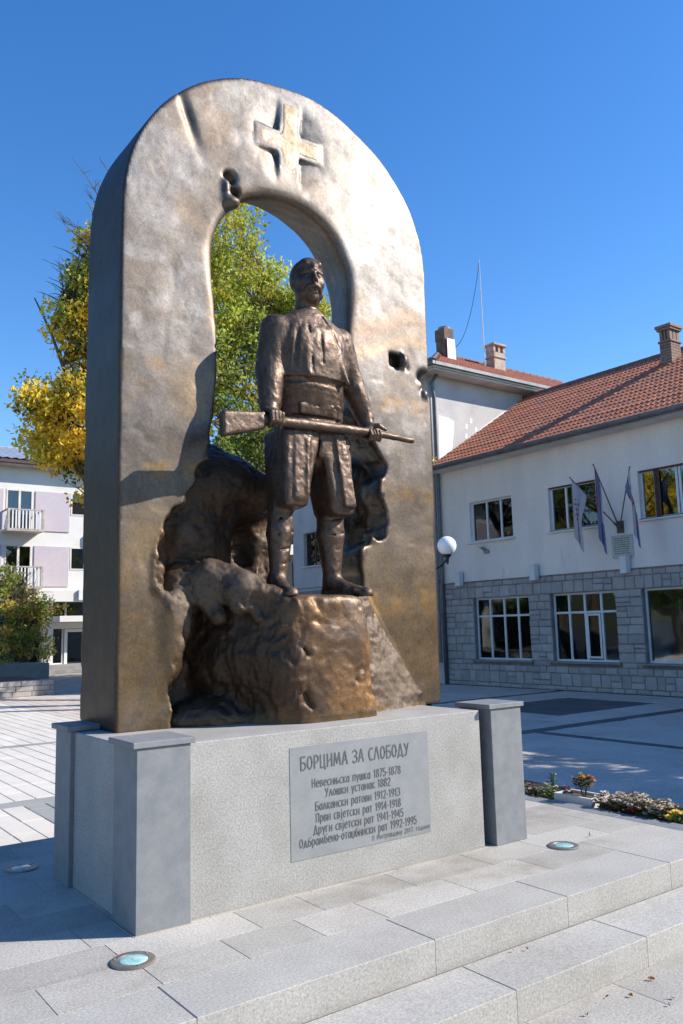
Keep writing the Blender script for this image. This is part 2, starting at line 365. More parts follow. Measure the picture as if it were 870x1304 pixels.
def mesh_np(name, P, Q, mats, parent=None, attr=None, label=None):
    me = bpy.data.meshes.new(name); me.vertices.add(len(P)); me.vertices.foreach_set('co', P.astype(np.float32).ravel())
    me.loops.add(Q.size); me.loops.foreach_set('vertex_index', Q.astype(np.int32).ravel()); me.polygons.add(len(Q))
    me.polygons.foreach_set('loop_start', np.arange(0, Q.size, Q.shape[1], dtype=np.int32)); me.polygons.foreach_set('use_smooth', np.ones(len(Q), bool))
    me.update(calc_edges=True); me.validate()
    for mm in (mats if isinstance(mats, (list, tuple)) else [mats]): me.materials.append(mm)
    if attr:
        ca = me.color_attributes.new(attr[0], 'FLOAT_COLOR', 'POINT'); a = np.ones((len(P), 4), np.float32); a[:,:attr[1].shape[1]] = attr[1]; ca.data.foreach_set('color', a.ravel())
    return tag(link(name, me, parent), label=label)

# ================================================================== SETTING: ground, steps, platform
GZ = -0.28
g = MB(); g.box(-600, 900, -600, 900, GZ-.6, GZ-.035); ground = g.build('ground', MT['asphalt'], kind='structure')
plaza = MB().box(-8, 16.5, -6, 38, GZ-.03, GZ-.012).build('plaza', MT['sand'], kind='structure')
# light paving strips laid along Y in panels bounded by grey bands
def in_band(x, y):
    return (8.78 <= y < 9.08) or (y >= 13.3 and y < 13.6)
pc = 0
stuff = {'paver': MB(), 'paver_warm': MB(), 'paver_grey': MB(), 'paver_dark': MB()}
def chslab(mb, x0, x1, y0, y1, z, h=.03, gap=.006, c=.004):
    x0 += gap/2; x1 -= gap/2; y0 += gap/2; y1 -= gap/2
    mb.add([(x0,y0,z-h),(x1,y0,z-h),(x1,y1,z-h),(x0,y1,z-h),(x0,y0,z-c),(x1,y0,z-c),(x1,y1,z-c),(x0,y1,z-c),(x0+c,y0+c,z),(x1-c,y0+c,z),(x1-c,y1-c,z),(x0+c,y1-c,z)],
           [(0,1,5,4),(1,2,6,5),(2,3,7,6),(3,0,4,7),(4,5,9,8),(5,6,10,9),(6,7,11,10),(7,4,8,11),(8,9,10,11)])
WX = .21
def paver(x0, x1, y0, y1, mk):
    # within the left gap of the picture the pavers are objects of their own
    global pc
    near = 1.2 < (x0+x1)/2 < 4.3 and 7.0 < y0 < 14.5 and (x0+x1)/2 < 1.9 + (y0-6.5)*.27 and (x0+x1)/2 > 1.4+(y0-7)*.09
    if near and pc < 290:
        slab('paving_slab', x0, x1, y0, y1, GZ, .03, plaza, MT[mk], gap=.008, c=.004); pc += 1
    else: chslab(stuff[mk], x0, x1, y0, y1, GZ+random.uniform(-.002,.002), gap=.010)
def is_dark(x, y):      # dark paving: grid bands on the building side and one dark square
    if x < 5.6: return False
    if 9.93 <= x < 10.2 and 3.2 < y < 8.8: return True
    if 12.1 <= x < 15.0 and 10.0 <= y < 12.2: return True
    if 13.36 <= y < 13.6: return True
    return 8.8 <= y < 9.0
ys_cells = [(-2.0, 8.78), (8.78, 9.08), (9.08, 10.0), (10.0, 12.2), (12.2, 13.36), (13.36, 13.6), (13.6, 24.0)]
for (ya, yb) in ys_cells:
    x = -3.0; col_i = 0
    while x < 16.45:
        wv = WX; xb = min(x+wv, 16.45)
        if yb-ya < .4:
            if col_i % 4 == 0:
                xe = min(x+.84, 16.45); mk = 'paver_dark' if x > 5.6 else 'paver_grey'
                paver(x, xe, ya, yb, mk)
        else:
            y = ya - (col_i*.37 % .84)
            while y < yb:
                L_ = .84 if x < 5.6 else .63
                y0, y1 = max(y, ya), min(y+L_, yb)
                if y1-y0 > .05:
                    under = (x < 5.4 and y0 > 2.2 and y1 < 6.2 and x > -2.6)
                    if not under:
                        if x > 2.36 and x < 3.6 and 7.55 < y1 <= 8.79: mk = 'paver_grey'
                        elif is_dark((x+xb)/2, (y0+y1)/2): mk = 'paver_dark'
                        else: mk = 'paver' if x < 5.6 else 'paver_warm'
                        paver(x, xb, y0, y1, mk)
                y += L_
        x = xb; col_i += 1
for k, mb in stuff.items():
    if mb.v: mb.build('paving', MT[k], plaza, kind='stuff')
unseen_hills = MB(); hn = 120; hv = []  # unseen ridge added to keep the bright horizon out of window reflections
for k in range(hn+1):
    a = math.radians(60 + 215*k/hn); rr_h = 230+30*math.sin(k*.37); hz_ = 15+5*math.sin(k*.21)+3*math.sin(k*.53+1)+1.2*math.sin(k*1.7)
    hv += [(rr_h*math.cos(a), rr_h*math.sin(a), GZ), ((rr_h+40)*math.cos(a), (rr_h+40)*math.sin(a), hz_*.75), ((rr_h+110)*math.cos(a), (rr_h+110)*math.sin(a), hz_), ((rr_h+260)*math.cos(a), (rr_h+260)*math.sin(a), GZ)]
unseen_hills.add(hv, [(4*k+j, 4*k+j+1, 4*k+5+j, 4*k+4+j) for k in range(hn) for j in range(3)]); unseen_hills.build('unseen_hills', MT['hill'], smooth=True, kind='structure')
# front apron of granite slabs at the foot of the steps is part of the same paving grid (granite tone)
apron = MB().box(-2.8, 5.35, 1.0, 2.60, GZ-.02, GZ-.006+.004).build('apron', MT['grout'], kind='structure')
rows = [(2.30,2.60,.6,.21),(2.0,2.30,.6,.45),(1.70,2.0,.6,.05),(1.4,1.7,.6,.33),(1.1,1.4,.6,.1)]
for y0, y1, L_, off in rows:
    x = -2.8+off-.6
    while x < 5.35:
        a, b = max(x, -2.8), min(x+L_, 5.35)
        if b-a > .06: slab('granite_slab', a, b, y0, y1, GZ+.008, .02, apron, MT['slab'])
        x += L_
# steps
def step_blocks(name, y0, y1, ztop, zbot, joints):
    st = MB().box(-2.79, 5.34, y0+.02, y1+.3, zbot-.25, ztop-.012).build(name, MT['grout'], kind='structure')
    for a, b in zip(joints[:-1], joints[1:]): slab('step_block', a, b, y0, y1, ztop, ztop-zbot+.01, st, MT['riser'], gap=.003, c=.003)
    return st
lower = step_blocks('lower_step', 2.60, 2.93, -.137, GZ, [-2.8,-1.87,-.94,-.01,.92,1.84,2.77,3.70,4.63,5.35])
plat = MB().box(-2.78, 5.33, 2.97, 6.05, GZ-.2, -.014).build('platform', MT['grout'], kind='structure')
js = [-2.8,-1.95,-1.0,-.05,.85,1.463,2.635,3.55,4.47,5.19]
for a, b in zip(js[:-1], js[1:]): slab('step_block', a, b, 2.95, 3.305, 0, .147, plat, MT['riser'], gap=.003, c=.003)
r = [(3.305,3.59,[.49,1.07,1.49,1.89,2.29,2.66,3.27,3.87,4.47,5.19]),(3.59,3.88,[.29,.89,1.46,2.12,2.49,3.09,3.69,4.2,4.8,5.19])]
for y0, y1, jj in r:
    jj = [-2.8,-2.2,-1.6,-1.0,-.4,.05] + jj
    for a, b in zip(jj[:-1], jj[1:]): slab('granite_slab', a, b, y0, y1, 0, .05, plat, MT['slab'])
y = 3.88; ri = 0
while y < 6.04:
    y1 = min(y+.295, 6.07); x = -2.8 - (ri*.37 % .6)
    while x < 5.19:
        a, b = max(x, -2.8), min(x+.6, 5.19)
        if b-a > .05 and not (a > 1.6 and b < 4.3 and 3.95 < y and y1 < 5.0): slab('granite_slab', a, b, y, y1, 0, .05, plat, MT['slab'])
        x += .6
    y = y1; ri += 1
y = 2.95
while y < 6.05:
    slab('kerb_stone', 5.19, 5.35, y, min(y+.9, 6.07), 0, .2, plat, MT['honed'], gap=.005); y += .9

# ================================================================== PLINTH
plinth = empty('plinth', (2.93, 4.5, 0), label='grey granite plinth with corner posts and an engraved inscription under the bronze arch', cat='plinth')
ZT = .842
MB().bbox(1.632, 3.942, 3.905, 5.06, 0, ZT, .004).build('plinth_block', MT['granite'], plinth)
posts = [(1.605,1.888,3.872,4.165),(4.0,4.285,3.86,4.15),(1.605,1.888,4.83,5.09),(4.0,4.285,4.83,5.09)]
for (a, b, c, d) in posts:
    p = MB().bbox(a, b, c, d, 0, .846, .003).build('corner_post', MT['honed'], plinth)
    MB().bbox(a-.022, b+.022, c-.012, d+.022, .8465, .8765, .003).build('post_cap', MT['honed'], p)
MB().box(2.487, 3.487, 3.9025, 3.91, .165, .755).build('inscription_panel', MT['panel'], plinth)
ipanel = plinth.children[-1] if plinth.children else None
for o in bpy.data.objects:
    if o.name.startswith('inscription_panel'): ipanel = o
# inscription: narrow cut capitals and small letters drawn as strokes (height 1 = capital height)
def _o(x0, x1, z0, z1, a0=0, a1=360, n=10):
    return [((x0+x1)/2+(x1-x0)/2*math.cos(math.radians(a0+(a1-a0)*k/n)), (z0+z1)/2+(z1-z0)/2*math.sin(math.radians(a0+(a1-a0)*k/n))) for k in range(n+1)]
GL = {
'Б': (.5, [[(.46,1),(.06,1),(.06,0)], [(.06,.55),(.3,.55)]+_o(.1,.48,0,.55,80,-90,6)+[(.06,0)]]), 'О': (.52, [_o(.05,.47,0,1)]),
'Р': (.48, [[(.08,0),(.08,1)], [(.08,1)]+_o(.0,.45,.45,1,80,-90,6)+[(.08,.45)]]), 'Ц': (.56, [[(.07,1),(.07,0),(.5,0),(.5,-.18)],[(.43,1),(.43,0)]]),
'И': (.54, [[(.07,1),(.07,0)],[(.47,0),(.47,1)],[(.09,.32),(.45,.68)]]), 'М': (.72, [[(.05,0),(.13,1),(.34,.15),(.55,1),(.66,0)]]),
'А': (.54, [[(.04,0),(.26,1),(.3,1),(.5,0)],[(.12,.36),(.42,.36)]]), 'З': (.46, [_o(.0,.42,.5,1,150,-90,7),_o(-.02,.44,0,.54,90,-150,7)]),
'С': (.46, [_o(.05,.55,0,1,60,300,9)]), 'Л': (.54, [[(.04,0),(.24,1),(.3,1),(.5,0)]]), 'Д': (.6, [[(.1,.06),(.28,1),(.33,1),(.5,.06)],[(.03,-.14),(.03,.04),(.57,.04),(.57,-.14)]]),
'У': (.5, [[(.05,1),(.27,.42)],[(.46,1),(.2,0),(.08,.02)]]), 'Н': (.52, [[(.07,1),(.07,0)],[(.45,1),(.45,0)],[(.09,.52),(.43,.52)]]), 'П': (.52, [[(.07,0),(.07,1),(.45,1),(.45,0)]]),
'В': (.48, [[(.07,0),(.07,1)],[(.07,1)]+_o(-.02,.4,.54,1,80,-90,6),[(.12,.54)]+_o(-.04,.44,0,.54,80,-90,6)+[(.07,0)]]), 'Т': (.46, [[(.02,1),(.44,1)],[(.23,.98),(.23,0)]]),
'Ш': (.68, [[(.07,1),(.07,0),(.61,0),(.61,1)],[(.34,.98),(.34,.02)]]), 'К': (.5, [[(.08,0),(.08,1)],[(.44,1),(.12,.5),(.46,0)]]), 'Е': (.44, [[(.42,1),(.07,1),(.07,0),(.42,0)],[(.09,.52),(.36,.52)]]),
'Г': (.42, [[(.07,0),(.07,1),(.4,1)]]), 'Њ': (.74, [[(.07,1),(.07,0)],[(.38,1),(.38,0)]+_o(.2,.68,0,.52,-80,90,6)+[(.40,.52)],[(.09,.52),(.36,.52)]]),
'Џ': (.54, [[(.07,1),(.07,0),(.47,0),(.47,1)],[(.27,-.02),(.27,-.2)]]), 'Ј': (.3, [[(.2,1),(.2,-.02),(.05,-.2)]]),
'б': (.46, [_o(.05,.42,0,.62),[(.06,.35),(.1,.85),(.4,1)]]), 'а': (.44, [_o(.04,.38,0,.7),[(.38,.72),(.38,0)]]), 'е': (.44, [[(.06,.38),(.4,.38)]+_o(.05,.40,0,.72,10,310,9)]),
'р': (.46, [[(.07,.72),(.07,-.28)],[(.07,.7)]+_o(-.02,.42,0,.72,80,-90,6)+[(.07,0)]]), 'у': (.42, [[(.04,.72),(.22,.1)],[(.4,.72),(.14,-.28)]]), 'ј': (.24, [[(.14,.72),(.14,-.1),(.02,-.28)],[(.14,.9),(.14,1)]]),
'0': (.46, [_o(.05,.41,0,1)]), '1': (.3, [[(.06,.8),(.18,1),(.18,0)]]), '2': (.46, [_o(.05,.42,.45,1,160,-20,6)+[(.06,0),(.43,0)]]), '3': (.44, [_o(.0,.40,.5,1,150,-90,7),_o(-.02,.42,0,.54,90,-150,7)]),
'4': (.48, [[(.34,0),(.34,1),(.04,.3),(.44,.3)]]), '5': (.45, [[(.4,1),(.09,1),(.08,.56)]+_o(.0,.42,0,.6,90,-150,7)]), '7': (.42, [[(.04,1),(.4,1),(.14,0)]]), '8': (.46, [_o(.07,.39,.52,1),_o(.04,.42,0,.5)]),
'9': (.46, [_o(.06,.41,.42,1),[(.41,.7),(.36,.2),(.12,0)]]), '-': (.28, [[(.04,.42),(.24,.42)]]), '.': (.16, [[(.05,.0),(.1,.0),(.1,.06)]]), ' ': (.30, [])}
for c_ in 'освинькмтшлдцпгџзњ':
    u = c_.upper()
    if c_ not in GL and u in GL: GL[c_] = (GL[u][0]*.86, [[(x*.86, z_*.72) for x, z_ in pl__] for pl__ in GL[u][1]])
def text(body, x0, x1, z, hgt, y, parent, mt, name='lettering', bold=.0):
    adv = [GL[c][0]+.10 for c in body]; tot = sum(adv)-.10; sx = (x1-x0)/tot; mb = MB(); cx_ = 0; wd = .052; si = 0
    for c, a in zip(body, adv):
        strokes = []
        for pl__ in GL[c][1]:
            cur = [pl__[0]]
            for k in range(1, len(pl__)):
                cur.append(pl__[k])
                if k < len(pl__)-1:
                    a1 = (pl__[k][0]-pl__[k-1][0], pl__[k][1]-pl__[k-1][1]); a2 = (pl__[k+1][0]-pl__[k][0], pl__[k+1][1]-pl__[k][1])
                    if a1[0]*a2[0]+a1[1]*a2[1] < .12*math.hypot(*a1)*math.hypot(*a2): strokes.append(cur); cur = [pl__[k]]
            strokes.append(cur)
        for pl__ in strokes:
            pts = [Vector((x0+(cx_+px)*sx, z+pz*hgt)) for px, pz in pl__]
            pts = [p for k, p in enumerate(pts) if k == 0 or (p-pts[k-1]).length > 1e-5]
            L_, R_ = [], []; hw = wd*hgt*1.05
            for k, p in enumerate(pts):
                d0 = (p-pts[k-1]).normalized() if k else (pts[1]-p).normalized(); d1 = (pts[k+1]-p).normalized() if k < len(pts)-1 else d0
                n_ = Vector((-(d0+d1).y, (d0+d1).x)); n_ = n_.normalized() if n_.length > 1e-6 else Vector((-d0.y, d0.x))
                k_ = min(1.5, 1/max(.4, n_.dot(Vector((-d0.y, d0.x))))); ex = d0*(hw*.6) if k == len(pts)-1 else (-d1*(hw*.6) if k == 0 else Vector((0,0)))
                L_.append(p+n_*hw*k_+ex); R_.append(p-n_*hw*k_+ex)
            yy = y - .00022*(si % 3); si += 1; n0 = len(L_)
            mb.add([(q_.x, yy, q_.y) for q_ in L_+R_], [(n0+k, n0+k+1, k+1, k) for k in range(n0-1)])
        cx_ += a
    return mb.build(name, mt, parent, kind='stuff')
LINES = TEXTLINES = [
 ('БОРЦИМА ЗА СЛОБОДУ', 2.555, 3.332, .632, .068),
 ('Невесињска пушка 1875-1878', 2.628, 3.264, .532, .044),
 ('Улошки устанак 1882', 2.714, 3.183, .474, .044),
 ('Балкански ратови 1912-1913', 2.648, 3.253, .408, .044),
 ('Први свјетски рат 1914-1918', 2.650, 3.256, .346, .044),
 ('Други свјетски рат 1941-1945', 2.634, 3.274, .286, .044),
 ('Одбрамбено-отаџбински рат 1992-1995', 2.540, 3.374, .229, .044),
 ('О Митровдану 2017. године', 3.035, 3.477, .188, .026)]
for body, a, b, z, hh in LINES: text(body, a, b, z, hh, 3.9005, ipanel, MT['letters'], bold=.0)

MB().box(1.60, 4.3, 3.897, 3.9045, .0, .0035).box(1.622, 1.6315, 4.17, 4.82, 0, .0035).box(1.595, 1.60, 3.87, 4.165, 0, .003).box(1.60, 1.89, 3.864, 3.871, 0, .003).build('mortar_joint', MT['sand'], plinth)
# ground lights
def ground_light(x, y, label):
    t = empty('ground_light', (x, y, 0), label=label, cat='ground light', group='round lights sunk into the granite platform')
    MB().lathe(x, y, [(.097,.001),(.097,.007),(.092,.010),(.066,.010),(.062,.006)], 36).build('ring', MT['steel'], t, smooth=False)
    MB().lathe(x, y, [(.064,.004),(.064,.0085),(.05,.0105),(.0001,.0125)], 32).build('glass_lens', MT['lampglass'], t, smooth=True)
    s = MB()
    for k in range(3):
        a_ = 2.1*k+.4; s.sphere((x+.08*math.cos(a_), y+.08*math.sin(a_), .0105), .005, 8, 4)
    s.build('screw', MT['metalgrey'], t, kind='stuff')
ground_light(1.485, 3.605, 'round glass ground light in the sunlit slabs just before the left front corner post')
ground_light(1.515, 5.41, 'round ground light lying in the monument shadow at the left edge')
ground_light(4.305, 3.585, 'round ground light in front of the right corner post near the flowers')
print('setting', time.time()-T0)

# ================================================================== BRONZE ARCH
arch = empty('arch_monument', (3.0, 4.87, ZT), label='tall weathered bronze horseshoe arch with a cross and rough rock mass inside', cat='monument')
G = Grid((1.66, 3.98, .80), (4.36, 5.26, 5.32), .014)
OUT = [(1.772,.7),(1.772,1.6),(1.772,2.6),(1.772,3.531),(1.779,3.914),(1.793,4.16),(1.830,4.345),(1.900,4.526),(1.995,4.690),(2.129,4.855),(2.271,4.982),(2.446,5.092),(2.64,5.173),(2.844,5.219),(3.106,5.235),(3.341,5.202),(3.584,5.108),(3.836,4.958),(4.028,4.775),(4.165,4.56),(4.240,4.273),(4.258,3.981),(4.258,3.5),(4.256,2.6),(4.252,1.9),(4.24,.7)]
def smooth_poly(P, n=4):
    P = np.array(P); out = []
    for i in range(len(P)):
        p0, p1, p2, p3 = P[i-1], P[i], P[(i+1) % len(P)], P[(i+2) % len(P)]
        if max(np.linalg.norm(p2-p1), np.linalg.norm(p1-p0), np.linalg.norm(p3-p2)) > .75: out.append(p1); continue
        for t in np.arange(n)/n:
            out.append(.5*((2*p1)+(-p0+p2)*t+(2*p0-5*p1+4*p2-p3)*t*t+(-p0+3*p1-3*p2+p3)*t**3))
    return np.array(out)
INN = [(2.34,1.52),(2.32,2.0),(2.37,2.55),(2.425,3.0),(2.430,3.45),(2.436,3.80),(2.468,3.98),(2.555,4.145),(2.66,4.245),(2.83,4.312),(3.01,4.326),(3.18,4.282),(3.32,4.195),(3.415,4.05),(3.458,3.92),(3.465,3.74),(3.465,3.4),(3.50,3.05),(3.55,2.85),(3.66,2.72),(3.76,2.60),(3.78,2.50),(3.73,2.40),(3.74,2.30),(3.78,2.20),(3.77,2.10),(3.72,2.03),(3.57,1.97),(3.52,1.88),(3.53,1.7),(3.50,1.52)]
X2, Z2 = G.X[:,0,:], G.Z[0,:,:]
shp = np.broadcast_shapes(X2.shape, Z2.shape); X2f = np.broadcast_to(X2, shp); Z2f = np.broadcast_to(Z2, shp)
P2 = np.stack([X2f, np.zeros(shp), Z2f], -1)
wob = fbm(P2, 2.2, 3, 5)
rag = fbm(P2, 9, 3, 8)
d_out = sd_poly(X2f, Z2f, smooth_poly(OUT)) + .006*wob
lowz = 1-sstep(2.5, 2.8, Z2f)
d_in = sd_poly(X2f, Z2f, smooth_poly(INN, 3)) + (.035*rag + .018*fbm(P2, 24, 2, 18))*lowz + .003*wob
REC = [(2.30,2.42),(2.22,2.25),(2.12,2.12),(2.04,1.97),(2.0,1.83),(2.02,1.67),(2.10,1.60),(2.20,1.55),(2.22,1.41),(2.14,1.28),(2.09,1.14),(2.10,1.01),(2.14,.6),(3.52,.6),(3.52,2.0),(3.4,2.6),(2.5,2.7)]
d_rec = sd_poly(X2f, Z2f, REC) + .035*rag + .015*fbm(P2, 24, 2, 19)
# pillow, dents and the hollows round the cross
rec = .27*sstep(.0, .05, -d_rec) + .05*fbm(P2, 3.5, 3, 15)*sstep(.0, .1, -d_rec)
rec += .012*fbm(P2, 1.6, 2, 2) + .003*fbm(P2, 5, 2, 3)
cx0, cz0 = 3.0, 4.80
vx = np.abs(X2f-(cx0+(Z2f-cz0)*.06)); hz = np.abs(Z2f-cz0-.03*(X2f-cx0))
inV = (vx < .086) & (Z2f > 4.30) & (Z2f < 5.155); 
bar_v = np.maximum(vx-.086, np.abs(Z2f-4.78)-.37); bar_h = np.maximum(hz-.082, np.abs(X2f-cx0)-.275)
d_cross = np.minimum(bar_v, bar_h)
dist_h = np.sqrt(((X2f-cx0)/.34)**2 + ((Z2f-cz0)/.36)**2)
hollow = .055*np.exp(-np.clip(np.maximum(vx-.086,0),0,9)/.10)*np.exp(-np.clip(np.maximum(hz-.082,0),0,9)/.14)*(1-sstep(.75, 1.05, dist_h))
rec += hollow*sstep(.0, .016, d_cross)
rec += .05*np.exp(-(((X2f-2.22)-.35*(4.72-Z2f))/.035)**2)*np.exp(-((Z2f-4.74)/.17)**2)*.5      # slanting dent on the left haunch
rec += -.02*np.exp(-((X2f-2.75)/.25)**2-((Z2f-4.5)/.12)**2)
F2 = (4.58 + rec)[:,None,:]
flare = (.10 + .17*sstep(3.0, 3.8, Z2f))[:,None,:]
kk = (.03 + .10*sstep(3.2, 3.9, Z2f))[:,None,:]
D = np.maximum(d_out[:,None,:], G.Y-5.17)
D = smax(D, F2-G.Y, .010)
hole = d_in[:,None,:] - flare*(G.Y-4.58)/.59
hh_ = np.maximum(kk-np.abs(D+hole), 0)/kk
D = np.maximum(D, -hole) + hh_*hh_*kk*.25
G.F = np.maximum(D, (.80+.03)-G.Z).astype(np.float32)
# holes and bites
def bx(c, r, rd=.01):
    return lambda X, Y, Z: np.sqrt(sum(np.maximum(np.abs(q-p)-(s-rd), 0)**2 for q, p, s in zip((X, Y, Z), c, r))) + np.minimum(np.maximum(np.maximum(np.abs(X-c[0])-(r[0]-rd), np.abs(Y-c[1])-(r[1]-rd)), np.abs(Z-c[2])-(r[2]-rd)), 0) - rd
G.carve(bx((3.925,4.60,3.375), (.058,.10,.052)), (3.85,4.5,3.3), (4.0,4.7,3.43), .01)
G.ell((3.985,4.58,3.38), (.03,.05,.06), .02); G.cap((4.01,4.56,3.42), (4.03,4.58,3.33), .018, carve=True)
G.ell((4.21,4.60,3.24), (.075,.12,.10), .03, carve=True); G.ell((4.16,4.63,3.22), (.035,.05,.05), .03); G.ell((4.20,4.60,3.15), (.03,.04,.04), .02)
G.ell((2.52,4.56,4.395), (.05,.10,.045), .02, carve=True); G.ell((2.56,4.58,4.30), (.035,.09,.05), .02, carve=True)
G.ell((2.535,4.585,4.225), (.055,.05,.035), .04); G.ell((2.49,4.58,4.31), (.02,.03,.05), .03)
# rock masses
def blob(c, r, k=.06): G.ell(c, r, k)
blob((2.45,5.02,1.6), (.42,.22,.98), .08); blob((2.72,5.08,1.70), (.50,.13,.85), .08)
blob((2.52,5.02,2.2), (.38,.18,.38), .08)
blob((2.28,5.0,2.12), (.24,.17,.36), .14)
G.cap((2.28,4.95,2.33), (2.60,4.93,2.34), .18, .17, .14); G.cap((2.60,4.93,2.34), (2.92,4.90,2.34), .16, .14, .14); blob((2.38,4.95,1.98), (.24,.16,.20), .14)
G.ell((2.78,4.86,1.90), (.14,.20,.24), .05, carve=True)
# fall of rock down to the pedestal
G.cap((2.22,4.72,1.72), (2.50,4.50,1.66), .09, .10, .08); G.cap((2.36,4.60,1.76), (2.50,4.46,1.64), .080, .10, .06); G.cap((2.50,4.44,1.65), (2.70,4.30,1.580), .075, .045, .06)
G.cap((2.43,4.52,1.74), (2.47,4.40,1.53), .05, .045, .05); G.cap((2.30,4.62,1.66), (2.38,4.52,1.48), .06, .05, .06); G.cap((2.54,4.44,1.62), (2.56,4.34,1.46), .05, .03, .05)
blob((2.15,4.64,1.50), (.10,.085,.16), .08); blob((2.12,4.62,1.28), (.06,.06,.16), .08); blob((2.03,4.60,1.72), (.035,.03,.09), .04)
blob((2.50,4.66,.86), (.38,.20,.15), .10); G.cap((2.62,4.42,.84), (2.76,4.28,.98), .07, .05, .08)
# pedestal
def ped(X, Y, Z):
    n = 1/math.hypot(.34, .58)
    a = 4.14 - Y + .05*(1.2-Z)*0; b = -(X-2.50)*.90 - (Y-4.48)*.43 + .03*np.sin(Z*9)
    c = X - (3.29+.10*(1.6-Z)) + .012*np.sin(Z*13); d = Z-1.598; e = (X-2.6)*.85 - (Y-4.14)*.5 - .74
    q = smax(a, b, .12); q = smax(q, c, .20); q = smax(q, e, .16); q = smax(q, d+0*X, .07)
    q = smax(q, 2.18-X, .05)
    return smax(q, Y-4.95, .02)
G.union(ped, (2.15,4.08,.80), (3.50,4.98,1.62), .03)
def wedge(X, Y, Z):
    t = (1.62-Z)/.78; n1 = X - (3.58+.47*np.clip(t, 0, 1.1)); n2 = (4.50 - .18*np.clip(t, 0, 1.1)) - Y + (X-3.36)*(.30-.02*t)
    return smax(smax(n1*.85, n2, .05), smax(Z-1.66, 3.2-X, .03), .05)
G.union(wedge, (3.2,4.25,.80), (4.12,4.75,1.70), .02)
G.F = np.maximum(G.F, 0*G.F + np.where(G.Y > 5.17, G.Y-5.17, -1))
# through gap between the calves and ragged rock behind the right leg
G.carve(bx((3.30,4.95,1.90), (.235,.42,.30), .06), (3.06,4.53,1.60), (3.54,5.4,2.2), .04)
G.cap((3.83,5.05,1.5), (3.86,5.05,3.25), .13, .11, .06)
blob((3.80,4.95,2.45), (.09,.14,.30), .05)
G.cap((2.845,4.14,1.56), (2.865,4.13,1.51), .030, .022, .02, carve=True); G.cap((2.835,4.13,1.445), (2.865,4.13,1.42), .026, .020, .015, carve=True)
G.ell((3.05,4.11,1.47), (.22,.035,.11), .02, carve=True); G.cap((3.02,4.14,1.56), (3.06,4.13,1.44), .012, .016, .02, carve=True); G.cap((3.16,4.15,1.50), (3.20,4.14,1.41), .010, .014, .02, carve=True)
for a, b, rr in (((2.70,4.19,1.32),(2.78,4.15,1.24),.016),((2.86,4.13,1.20),(2.93,4.13,1.23),.010),((3.05,4.13,1.22),(3.14,4.13,1.14),.010),((2.92,4.13,1.06),(3.10,4.13,1.03),.009),((2.98,4.13,.97),(3.20,4.13,1.0),.008),((2.75,4.16,1.02),(2.80,4.15,.93),.014),((3.24,4.14,1.30),(3.28,4.14,1.20),.012)): G.cap(a, b, rr, k=.02, carve=True)
P, Q = surface_nets(G)
N = vnormals(P, Q)
dr = sd_poly(P[:,0], P[:,2], [(2.36,2.60),(2.24,2.30),(2.12,2.12),(2.02,1.97),(1.97,1.83),(1.97,1.64),(2.05,1.55),(2.14,1.41),(2.12,1.28),(2.07,1.14),(2.08,1.01),(2.12,.6),(4.10,.6),(3.62,1.5),(3.54,1.7),(3.58,1.96),(3.74,2.0),(3.80,2.2),(3.76,2.4),(3.80,2.55),(3.62,2.95),(3.4,3.1),(2.45,3.0)])
rock = np.maximum(sstep(-.01, .05, -dr), sstep(4.555, 4.52, P[:,1]) if False else 1-sstep(4.52, 4.55, P[:,1]))
rock = np.where(P[:,2] > 3.2, 0, rock); rock *= sstep(.86, .92, P[:,2])*.7+.3
tops = sstep(.8, .95, N[:,2])*((P[:,2] > 1.57)&(P[:,2] < 1.63))
frontface = (1-sstep(4.2, 4.35, P[:,1]))*(P[:,0] > 2.75)
rd_amp = 1-.55*frontface
PW = P + .06*np.stack([fbm(P, 4, 2, 20), fbm(P, 4, 2, 30), fbm(P, 4, 2, 40)], 1)
gash = sstep(.55, .95, fbm(PW*np.array([1.3,1,.8]), 8, 2, 44, True))*sstep(-.1, .4, fbm(P, 3, 2, 47))
disp = rock*(1-.8*tops)*(rd_amp*(.024*fbm(PW, 5, 2, 1) + .015*fbm(PW, 12, 3, 9, True) + .006*fbm(PW, 38, 2, 12, True)) - .016*gash) + rock*(P[:,0] > 3.45)*(P[:,2] > 1.65)*(.022*fbm(PW, 9, 3, 33) + .010*fbm(PW, 24, 2, 34, True))
disp += (1-rock)*(.0022*fbm(P, 6, 2, 4) + .0006*fbm(P, 24, 2, 6) - .0012*sstep(.5,.75,vnoise(P, 15, 7)))
P = P + N*disp[:,None]
edge_chip = (1-rock)*sstep(.02, 0, np.abs(P[:,0]-4.25))
# patina (own colour of the metal, with some shading painted in)
z = P[:,2]
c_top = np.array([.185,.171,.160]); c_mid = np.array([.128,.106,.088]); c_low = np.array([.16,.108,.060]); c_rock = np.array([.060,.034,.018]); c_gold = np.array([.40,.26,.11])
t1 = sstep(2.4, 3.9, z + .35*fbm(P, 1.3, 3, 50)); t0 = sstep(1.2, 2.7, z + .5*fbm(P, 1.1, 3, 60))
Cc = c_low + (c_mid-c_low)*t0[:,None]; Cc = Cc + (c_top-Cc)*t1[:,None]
def mixc(C, col, f): return C + (np.array(col)-C)*np.clip(f, 0, 1)[:,None]
bl = fbm(P, 3.2, 4, 70); bl2 = fbm(P, 7, 4, 80)
Cc = mixc(Cc, (.14,.118,.105), sstep(.05, .4, bl)*.72)
Cc = mixc(Cc, (.115,.09,.072), sstep(.12, .42, fbm(P+9, 1.9, 3, 111))*.6)
Cc = Cc*(1+.16*fbm(P, 15, 3, 71)+.10*vnoise(P, 44, 72))[:,None]
streak = fbm(P*np.array([1,1,.22]), 9, 3, 101); Cc = Cc*(1+.22*streak)[:,None]
